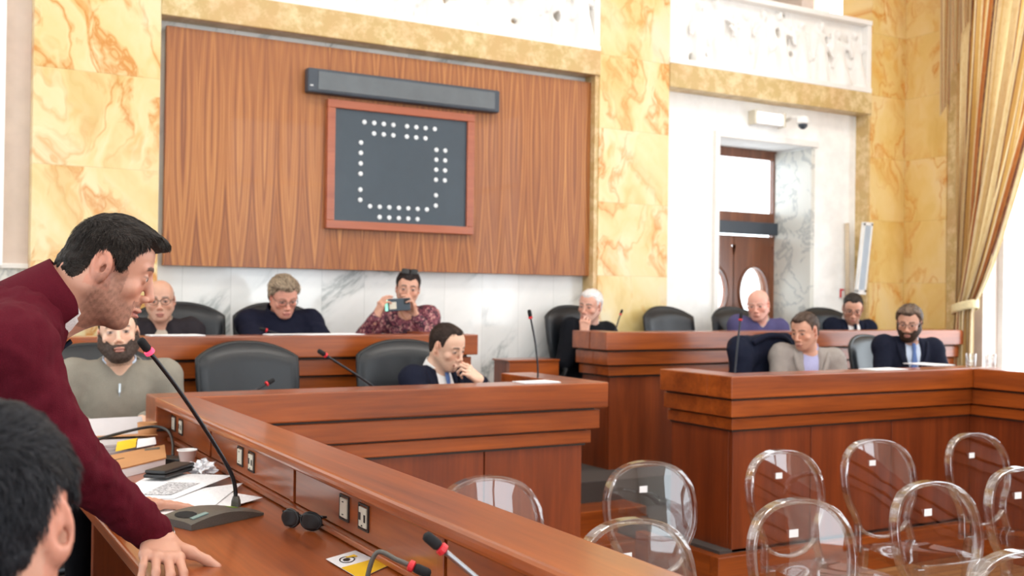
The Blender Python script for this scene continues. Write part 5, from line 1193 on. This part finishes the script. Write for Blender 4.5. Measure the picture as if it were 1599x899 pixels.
# nearest head, seated at the near desk
person('dark haired person seated nearest the camera, head seen from behind at bottom left', (.075, 1.17, 1.128), 62, 8, 0, 35, 0, dict(kind='jacket', mat='cloth_black', shirt='cloth_white', legs='cloth_black'),
    dict(strands=9000, len=.020, wid=.0007, lift=1.3, c=(.007, .007, .009), c2=(.022, .022, .025), t=.005, top=.011, line=[(-.13, -.075), (-.085, -.066), (-.05, -.045), (-.034, .0), (-.02, .030), (.008, .030), (.018, .0), (.030, .004), (.038, .035), (.06, .062), (.12, .072)], amp=.0026), dict(tone=srgb(214, 160, 136), stub=.25), hb=.004, hh=.003, hc=.008, head=dict(ears=1.1))
# bearded man in the grey zip jumper
def ex_zip(body, H, Rm, Nb, Tb, L, arms):
    fr, sp, sd = Tb[:, 1], Tb[:, 2], Tb[:, 0]
    part('zip', M().tube([tuple(Nb + fr * (.118 + .02 * (i / 6)) - sp * (.05 + .05 * i)) for i in range(7)], .0028, 6), 'aluminium', body); part('zip_pull', M().tube([tuple(Nb + fr * .125 - sp * .05), tuple(Nb + fr * .137 - sp * .085)], .005, 8), 'aluminium', body)
    nd = nrm((H + Rm @ V3(0, -.028, -.055)) - Nb); fy = nrm(fr - nd * (fr @ nd)); Fr = np.stack([np.cross(fy, nd), fy, nd], 1)
    band('jumper_collar', Nb, Fr, .098, .088, -.03, .022, 26, 334, 'cloth_grey_knit', body, .008, .05)
person('bearded man in a grey zip jumper seated in the desk corner beyond the speaker', (.800, 4.73, 1.185), -100, -4, 5, -98, 0, dict(kind='vneck', mat='cloth_grey_knit', shirt='cloth_light_blue', g=.014, legs='cloth_black', ch=.03),
    dict(strands=0, c=(.03, .024, .02), t=.003, top=.004, line=line(0, -.01), amp=.001), dict(tone=T_LT, beard=.010, beardc=srgb(74, 62, 56), brow=(.03, .02, .015), stub=.5), head=dict(fat=.002), wsh=1.1,
    hands=[dict(s='R', w=(.635, 4.50, .83), f=(.25, -.9, -.15), n=(0, 0, 1), curl=(50, 55, 55, 60)), dict(s='L', w=(.88, 4.56, .83), f=(-.5, -.75, -.1), n=(0, 0, 1), curl=(50, 55, 55, 60))], extra=ex_zip)
# man resting chin on hand
def ex_watch(body, H, Rm, Nb, Tb, L, arms):
    W0 = V3(*arms['L']['w']); d_ = nrm(V3(*arms['L']['f'])); part('watch', M().tube([tuple(W0 - d_ * .028), tuple(W0 - d_ * .012)], .031, 18), 'grey_metal', body, smooth=True)
hB = V3(2.50, 5.02, 1.095)
person('man in a navy suit resting his chin on his hand behind the middle desk', tuple(hB), -66, 20, 4, -72, 0, dict(kind='jacket', mat='cloth_suit', shirt='cloth_white', tie='cloth_tie_blue'),
    dict(c=(.02, .014, .012), c2=(.045, .03, .025), t=.006, top=.008, line=line(0, .022), rec=.022, amp=.0015), dict(tone=T_LT, stub=.25, stubc=srgb(120, 96, 84)), hb=.0036, head=dict(fat=.002),
    hands=[dict(s='L', w=tuple(hB + V3(.135, -.125, -.180)), f=(-.75, .05, .62), n=(.35, -.75, .45), curl=(35, 55, 70, 75), th=(.35, .75, -.35), kn=25, pole=(.7, -.3, -.8)), dict(s='R', w=(2.42, 4.66, .82), f=(.8, -.5, -.1), n=(0, 0, 1))], extra=ex_watch)
# back row, left
def ex_open(body, H, Rm, Nb, Tb, L, arms):
    fr, sp, sd = Tb[:, 1], Tb[:, 2], Tb[:, 0]
    for s in (-1, 1): part('jacket_collar', M().grid(8, 3, lambda a, b: tuple(Nb + sd * s * (.062 + .03 * b + .0 * a) + fr * (-.02 + .15 * a) + sp * (.03 - .13 * a - .02 * b))), 'cloth_jacket_dark', body, smooth=True, solid=.01)
person('bald man in glasses and dark jacket in the raised row under the veneer panel', (1.285, 6.27, 1.315), -103, 6, 2, -96, ZT, dict(kind='open', name='jacket', mat='cloth_jacket_dark', shirt='cloth_beige', g=.024, fold=.006),
    dict(strands=0, c=srgb(120, 112, 106), t=.003, top=.002, line=[(-.13, -.07), (-.05, -.04), (-.02, .01), (0, .01), (.012, .0), (.02, .05), (.1, .2)], bald=([-.13, 0, .1], [.05, .045, -.1]), amp=.001), dict(tone=srgb(206, 160, 136), stub=.2, stubc=srgb(150, 130, 120), brow=srgb(110, 96, 88)), head=dict(fat=.003), glasses='yes', extra=ex_open)
def ex_shawl(body, H, Rm, Nb, Tb, L, arms): pass
person('person with wavy grey blond hair and navy roll neck, looking down, below the veneer panel', (2.005, 6.25, 1.345), -90, 26, 3, -95, ZT, dict(kind='sweater', mat='cloth_navy_knit', g=.020, high=.045, hr=.082, fold=.005),
    dict(strands=2500, len=.04, wid=.0018, comb=(.5, -1.0, 0), c=srgb(92, 78, 66), c2=srgb(160, 142, 120), t=.015, top=.020, line=[(-.14, -.085), (-.06, -.075), (-.03, -.05), (-.012, -.005), (.01, .015), (.028, .02), (.04, .04), (.06, .060), (.1, .072)], lumps=[((.03, .06, .085), (.045, .035, .025)), ((-.06, -.05, -.03), (.035, .05, .05))], amp=.005, fq=(60, 40, 55)), dict(tone=T_RED, browk=.5, lip=srgb(196, 110, 104)), head=dict(fat=.004), wsh=1.12,
    hands=[dict(s='R', w=(1.84, 5.86, .99), f=(.6, -.7, -.1), n=(0, 0, 1)), dict(s='L', w=(2.2, 5.86, .99), f=(-.6, -.7, -.1), n=(0, 0, 1))], glasses='yes')
def ex_phone(body, H, Rm, Nb, Tb, L, arms):
    g = None
    for s in (-1, 1):
        m = M().grid(10, 6, lambda a, b: L(s * (.030 + .026 * (2 * a - 1)), .072 - .3 * (s * .03 + .026 * (2 * a - 1)) ** 2 * 10 - .012 * b, .098 + .034 * b * (1 - .15 * (2 * a - 1) ** 2)))
        if g is None: g = part('sunglasses', m, 'black_plastic', body, smooth=True, solid=.003, label='dark sunglasses pushed up into the hair')
        else: part('lens', m, 'black_plastic', g, smooth=True, solid=.003)
        part('temple', M().tube([L(s * .060, .055, .105), L(s * .082, .01, .06), L(s * .084, -.02, .035)], .003, 6), 'black_plastic', g)
    part('necklace', M().tube([tuple(Nb + Tb @ V3(.055 * math.sin(a), .085 + .03 * math.cos(a), -.005 - .05 * math.cos(a) ** 2 + .03 * abs(math.sin(a)))) for a in [-1.5 + .25 * i for i in range(13)]], .0025, 5), 'kraft', body)
    for sd in 'RL':
        W0 = V3(*arms[sd]['w']); d_ = nrm(V3(*arms[sd]['f'])); part('bracelet', M().tube([tuple(W0 - d_ * .03), tuple(W0 - d_ * .015)], .030, 16), 'ivory', body, smooth=True)
hW = V3(2.845, 6.30, 1.405); vw = nrm(V3(-2.84, -6.3, 0)); rw = V3(-vw[1], vw[0], 0); rw = -rw   # image left for a viewer
PH = hW + vw * .20 + V3(0, 0, -.105) + V3(-.055, .03, 0)
person('dark haired woman in a burgundy patterned blouse holding up a phone', tuple(hW), -112, 6, -4, -110, ZT, dict(kind='scoop', name='blouse', mat='blouse', g=.012, fold=.006),
    dict(c=(.016, .012, .012), c2=(.04, .03, .028), t=.008, top=.012, line=[(-.14, -.07), (-.06, -.055), (-.03, -.01), (-.01, .0), (.01, .0), (.03, .0), (.04, .03), (.06, .055), (.1, .062)], lumps=[((0, -.10, .03), (.04, .035, .04))], amp=.002), dict(tone=srgb(212, 162, 138), lip=srgb(190, 90, 90)), head=dict(w=.93, jaw=.9, nose=.9), neck=.82, wsh=.86, hb=.0038,
    hands=[dict(s='R', w=tuple(PH + V3(-.120, .055, -.080)), f=(.28, -.12, .93), n=(-.85, -.1, .4), curl=(28, 34, 40, 46), th=(.7, .2, -.7), kn=25, pole=(-.8, .2, -1)), dict(s='L', w=tuple(PH + V3(.128, -.005, -.080)), f=(-.22, -.02, .97), n=(.85, -.25, .4), curl=(28, 34, 40, 46), th=(.7, .2, -.7), kn=25, pole=(.8, -.1, -1))], extra=ex_phone)
t = thing('phone', tuple(PH), 'phone in a dark green case held up by the woman in the burgundy blouse', 'phone')
pf = frame(math.degrees(math.atan2(-vw[1], -vw[0])) + 180, 0, 4)
def pbox(x0, x1, y0, y1, z0, z1): m = M().box(x0, x1, y0, y1, z0, z1); m.v = [tuple(PH + pf @ V3(*v)) for v in m.v]; return m
part('body', pbox(-.080, .080, -.005, .005, -.040, .040), 'slate', t, .004); part('camera_bump', pbox(-.076, -.040, .0052, .0075, -.0, .036), 'black_plastic', t, .002)
part('card_pocket', pbox(.008, .052, .0052, .0062, -.026, .018), 'ivory', t, .001); part('edge_light', pbox(.062, .079, .0052, .0062, -.036, .036), 'screen_glow', t, .001, label='pale green glowing strip')
# back row, right
hD = V3(4.385, 6.47, 1.302)
person('white haired man in black holding his fist to his mouth', tuple(hD), -150, 8, -6, -80, ZT, dict(kind='sweater', mat='cloth_black_knit', shirt='cloth_white', g=.016),
    dict(c=srgb(206, 204, 202), c2=srgb(238, 236, 234), t=.007, top=.012, line=line(0, .004), amp=.002), dict(tone=srgb(222, 170, 148), brow=srgb(90, 80, 76), stub=.3, stubc=srgb(210, 196, 190)), head=dict(jaw=1.05), hb=.004, wsh=1.1,
    hands=[dict(s='R', w=tuple(hD + V3(-.12, -.11, -.205)), f=(.05, .08, 1), n=(-.75, -.6, .05), curl=(80, 85, 85, 85), th=(.7, .3, -.5), kn=45, pole=(-.6, -.2, -1)), dict(s='L', w=(4.52, 6.12, .995), f=(-.8, -.4, 0), n=(0, 0, 1))])
person('bald man in a purple sweater in front of the oval glass door', (5.83, 6.26, 1.325), -145, 12, 3, -108, ZT, dict(kind='vneck', mat='cloth_purple', shirt='cloth_beige', g=.018, belly=.02),
    dict(strands=0, c=srgb(170, 150, 140), t=.001, top=.001, line=[(-.13, -.06), (-.05, -.03), (-.02, .01), (0, .01), (.012, .0), (.02, .05), (.1, .2)], bald=([-.13, 0, .1], [.04, .035, -.1]), amp=.0006), dict(tone=srgb(226, 170, 152), browk=.4), head=dict(fat=.007, w=1.06), neck=1.15, wsh=1.05)
person('man in a black suit and glasses looking down before the yellow pillar', (6.86, 6.24, 1.305), -134, 26, -3, -108, ZT, dict(kind='jacket', mat='cloth_navy', shirt='cloth_white', tie='cloth_tie_dark'),
    dict(c=(.02, .017, .015), c2=(.05, .04, .035), t=.004, top=.010, line=line(0, .012), amp=.0015), dict(tone=srgb(208, 158, 134), stub=.3), glasses='yes')
# right block
person('man in a light grey jacket looking down to the left behind the right desk', (5.12, 5.06, 1.163), -166, 14, 0, -112, 0, dict(kind='jacket', mat='cloth_grey_jacket', shirt='cloth_lilac', g=.016, v=.22),
    dict(c=srgb(50, 38, 32), c2=srgb(96, 80, 70), t=.007, top=.014, line=line(0, .006), lumps=[((0, .075, .088), (.045, .028, .02))], amp=.0022), dict(tone=srgb(212, 160, 134), stub=.2), hb=.0038, wsh=1.1, head=dict(jaw=1.0, nose=1.05))
person('bearded man in a dark blue suit and light blue tie behind the right desk', (6.17, 5.10, 1.215), -148, 14, -2, -112, 0, dict(kind='jacket', mat='cloth_suit', shirt='cloth_light_blue', tie='cloth_tie_blue', g=.016),
    dict(c=srgb(50, 38, 32), c2=srgb(120, 102, 88), t=.015, top=.022, line=line(0, .0), lumps=[((.03, .068, .085), (.045, .03, .03))], amp=.004, fq=(70, 40, 60)), dict(tone=srgb(208, 158, 134), beard=.010, beardc=srgb(58, 42, 34), stub=.6), glasses='yes', hb=.004, wsh=1.12, head=dict(nose=1.05))
# navy coat over the chair behind the right desk
t = thing('coat', (4.97, 5.3, .5), 'dark navy coat draped over the office chair beside the man in grey', 'coat')
cp = [Pm('box', V3(4.96, 5.30, .88), r=V3(.245, .075, .24), rnd=.07, k=.04), Pm('cone', V3(4.76, 5.27, 1.02), V3(5.17, 5.29, 1.06), .085, .08, k=.05), Pm('cone', V3(4.74, 5.24, .98), V3(4.69, 5.20, .62), .075, .055, k=.05), Pm('cone', V3(5.18, 5.24, 1.0), V3(5.22, 5.22, .66), .07, .05, k=.05), Pm('cone', V3(4.9, 5.22, 1.09), V3(5.04, 5.22, 1.08), .04, .04, k=.04)]
sdf_part('shell', cp, .008, 'cloth_navy', t, lambda P, d: d + .008 * wob(P, 16) + .005 * wob(P, 34, 2), .02)
part('collar', M().tube(spline([(4.80, 5.20, 1.08), (4.9, 5.18, 1.125), (5.04, 5.19, 1.12), (5.14, 5.22, 1.08)], 6), .022, 8), 'cloth_navy', t, smooth=True); part('button', M().lathe([(.008, 0), (.008, .004)], (5.0, 5.185, .98), 10, Matrix.Rotation(math.pi / 2, 3, 'X')), 'grey_metal', t)
# ------------------------------------------------------------------ carved friezes (balcony parapets)
def frieze(name, label, x0, x1, seed, ns):
    z0, z1 = 3.225, 3.875; t = thing(name, ((x0 + x1) / 2, 6.72, z0), label, 'frieze')
    w = M(); w.box(x0, x1, 6.64, 6.78, z0, z0 + .045); w.box(x0, x1, 6.64, 6.78, z1 - .045, z1); w.box(x0, x0 + .05, 6.65, 6.78, z0 + .045, z1 - .045); w.box(x1 - .05, x1, 6.65, 6.78, z0 + .045, z1 - .045)
    part('frame', w, 'white_stone', t, .006)
    rg = random.Random(seed); P = []; n = int((x1 - x0) / ns); hh_ = z1 - z0 - .09; zb = z0 + .04
    for i in range(n + 1):
        x = x0 + .10 + (x1 - x0 - .2) * i / n + rg.uniform(-.02, .02); y = 6.73; tw = rg.uniform(-.05, .05); s = rg.choice((-1, 1)); top_ = zb + hh_ * rg.uniform(.86, .98)
        P.append(Pm('ell', V3(x + tw, y - .02, top_ - .035), r=V3(.033, .036, .042), k=.01)); P.append(Pm('ell', V3(x + tw * .6, y, top_ - .18), r=V3(.088, .04, .12), k=.03))
        P.append(Pm('cone', V3(x + tw * .4, y, top_ - .25), V3(x - tw * .5, y, zb + .02), (.062), rg.uniform(.075, .105), k=.03))
        for q in range(3): P.append(Pm('cone', V3(x + tw * .4 + (q - 1) * .03, y - .035, top_ - .27), V3(x - tw + (q - 1) * .055 * rg.uniform(.7, 1.3), y - .045, zb), .012, .020, k=.012))
        P.append(Pm('cone', V3(x + tw * .6 + s * .06, y - .02, top_ - .12), V3(x + s * .11, y - .05, top_ - rg.uniform(.16, .30)), .022, .018, k=.015)); P.append(Pm('cone', V3(x + s * .11, y - .05, top_ - .22), V3(x + s * rg.uniform(.03, .17), y - .055, top_ - rg.uniform(.02, .22)), .018, .014, k=.015))
        P.append(Pm('cone', V3(x - s * .06, y - .01, top_ - .12), V3(x - s * .10, y - .02, top_ - .32), .024, .018, k=.015))
        if rg.random() < .45: P.append(Pm('cone', V3(x + s * .14, y, zb), V3(x + s * rg.uniform(.08, .16), y, zb + hh_ * rg.uniform(.7, 1)), .016, .012, k=.01))
        if rg.random() < .35: P.append(Pm('ell', V3(x + s * .13, y - .02, zb + rg.uniform(.08, .2)), r=V3(.05, .035, .10), k=.02))
    P.append(Pm('box', V3((x0 + x1) / 2, 6.755, (z0 + z1) / 2), r=V3((x1 - x0) / 2, .030, (z1 - z0) / 2 - .02), k=.02))
    for i in range(int(n * 1.6)):
        P.append(Pm('ell', V3(rg.uniform(x0 + .1, x1 - .1), 6.75, zb + rg.uniform(.02, hh_)), r=V3(rg.uniform(.012, .028), .2, rg.uniform(.015, .05)), k=.01, op='s'))
    sdf_part('carved_figures', P, .011, 'white_stone', t, lambda P_, d: d + .004 * wob(P_ * np.array([1.6, 1, .5]), 60), .01)
frieze('carved_frieze', 'white carved stone frieze of draped figures above the veneer panel', 1.345, 4.57, 4, .25)
frieze('carved_frieze', 'white carved stone frieze of draped figures above the door', 5.235, 7.515, 9, .25)
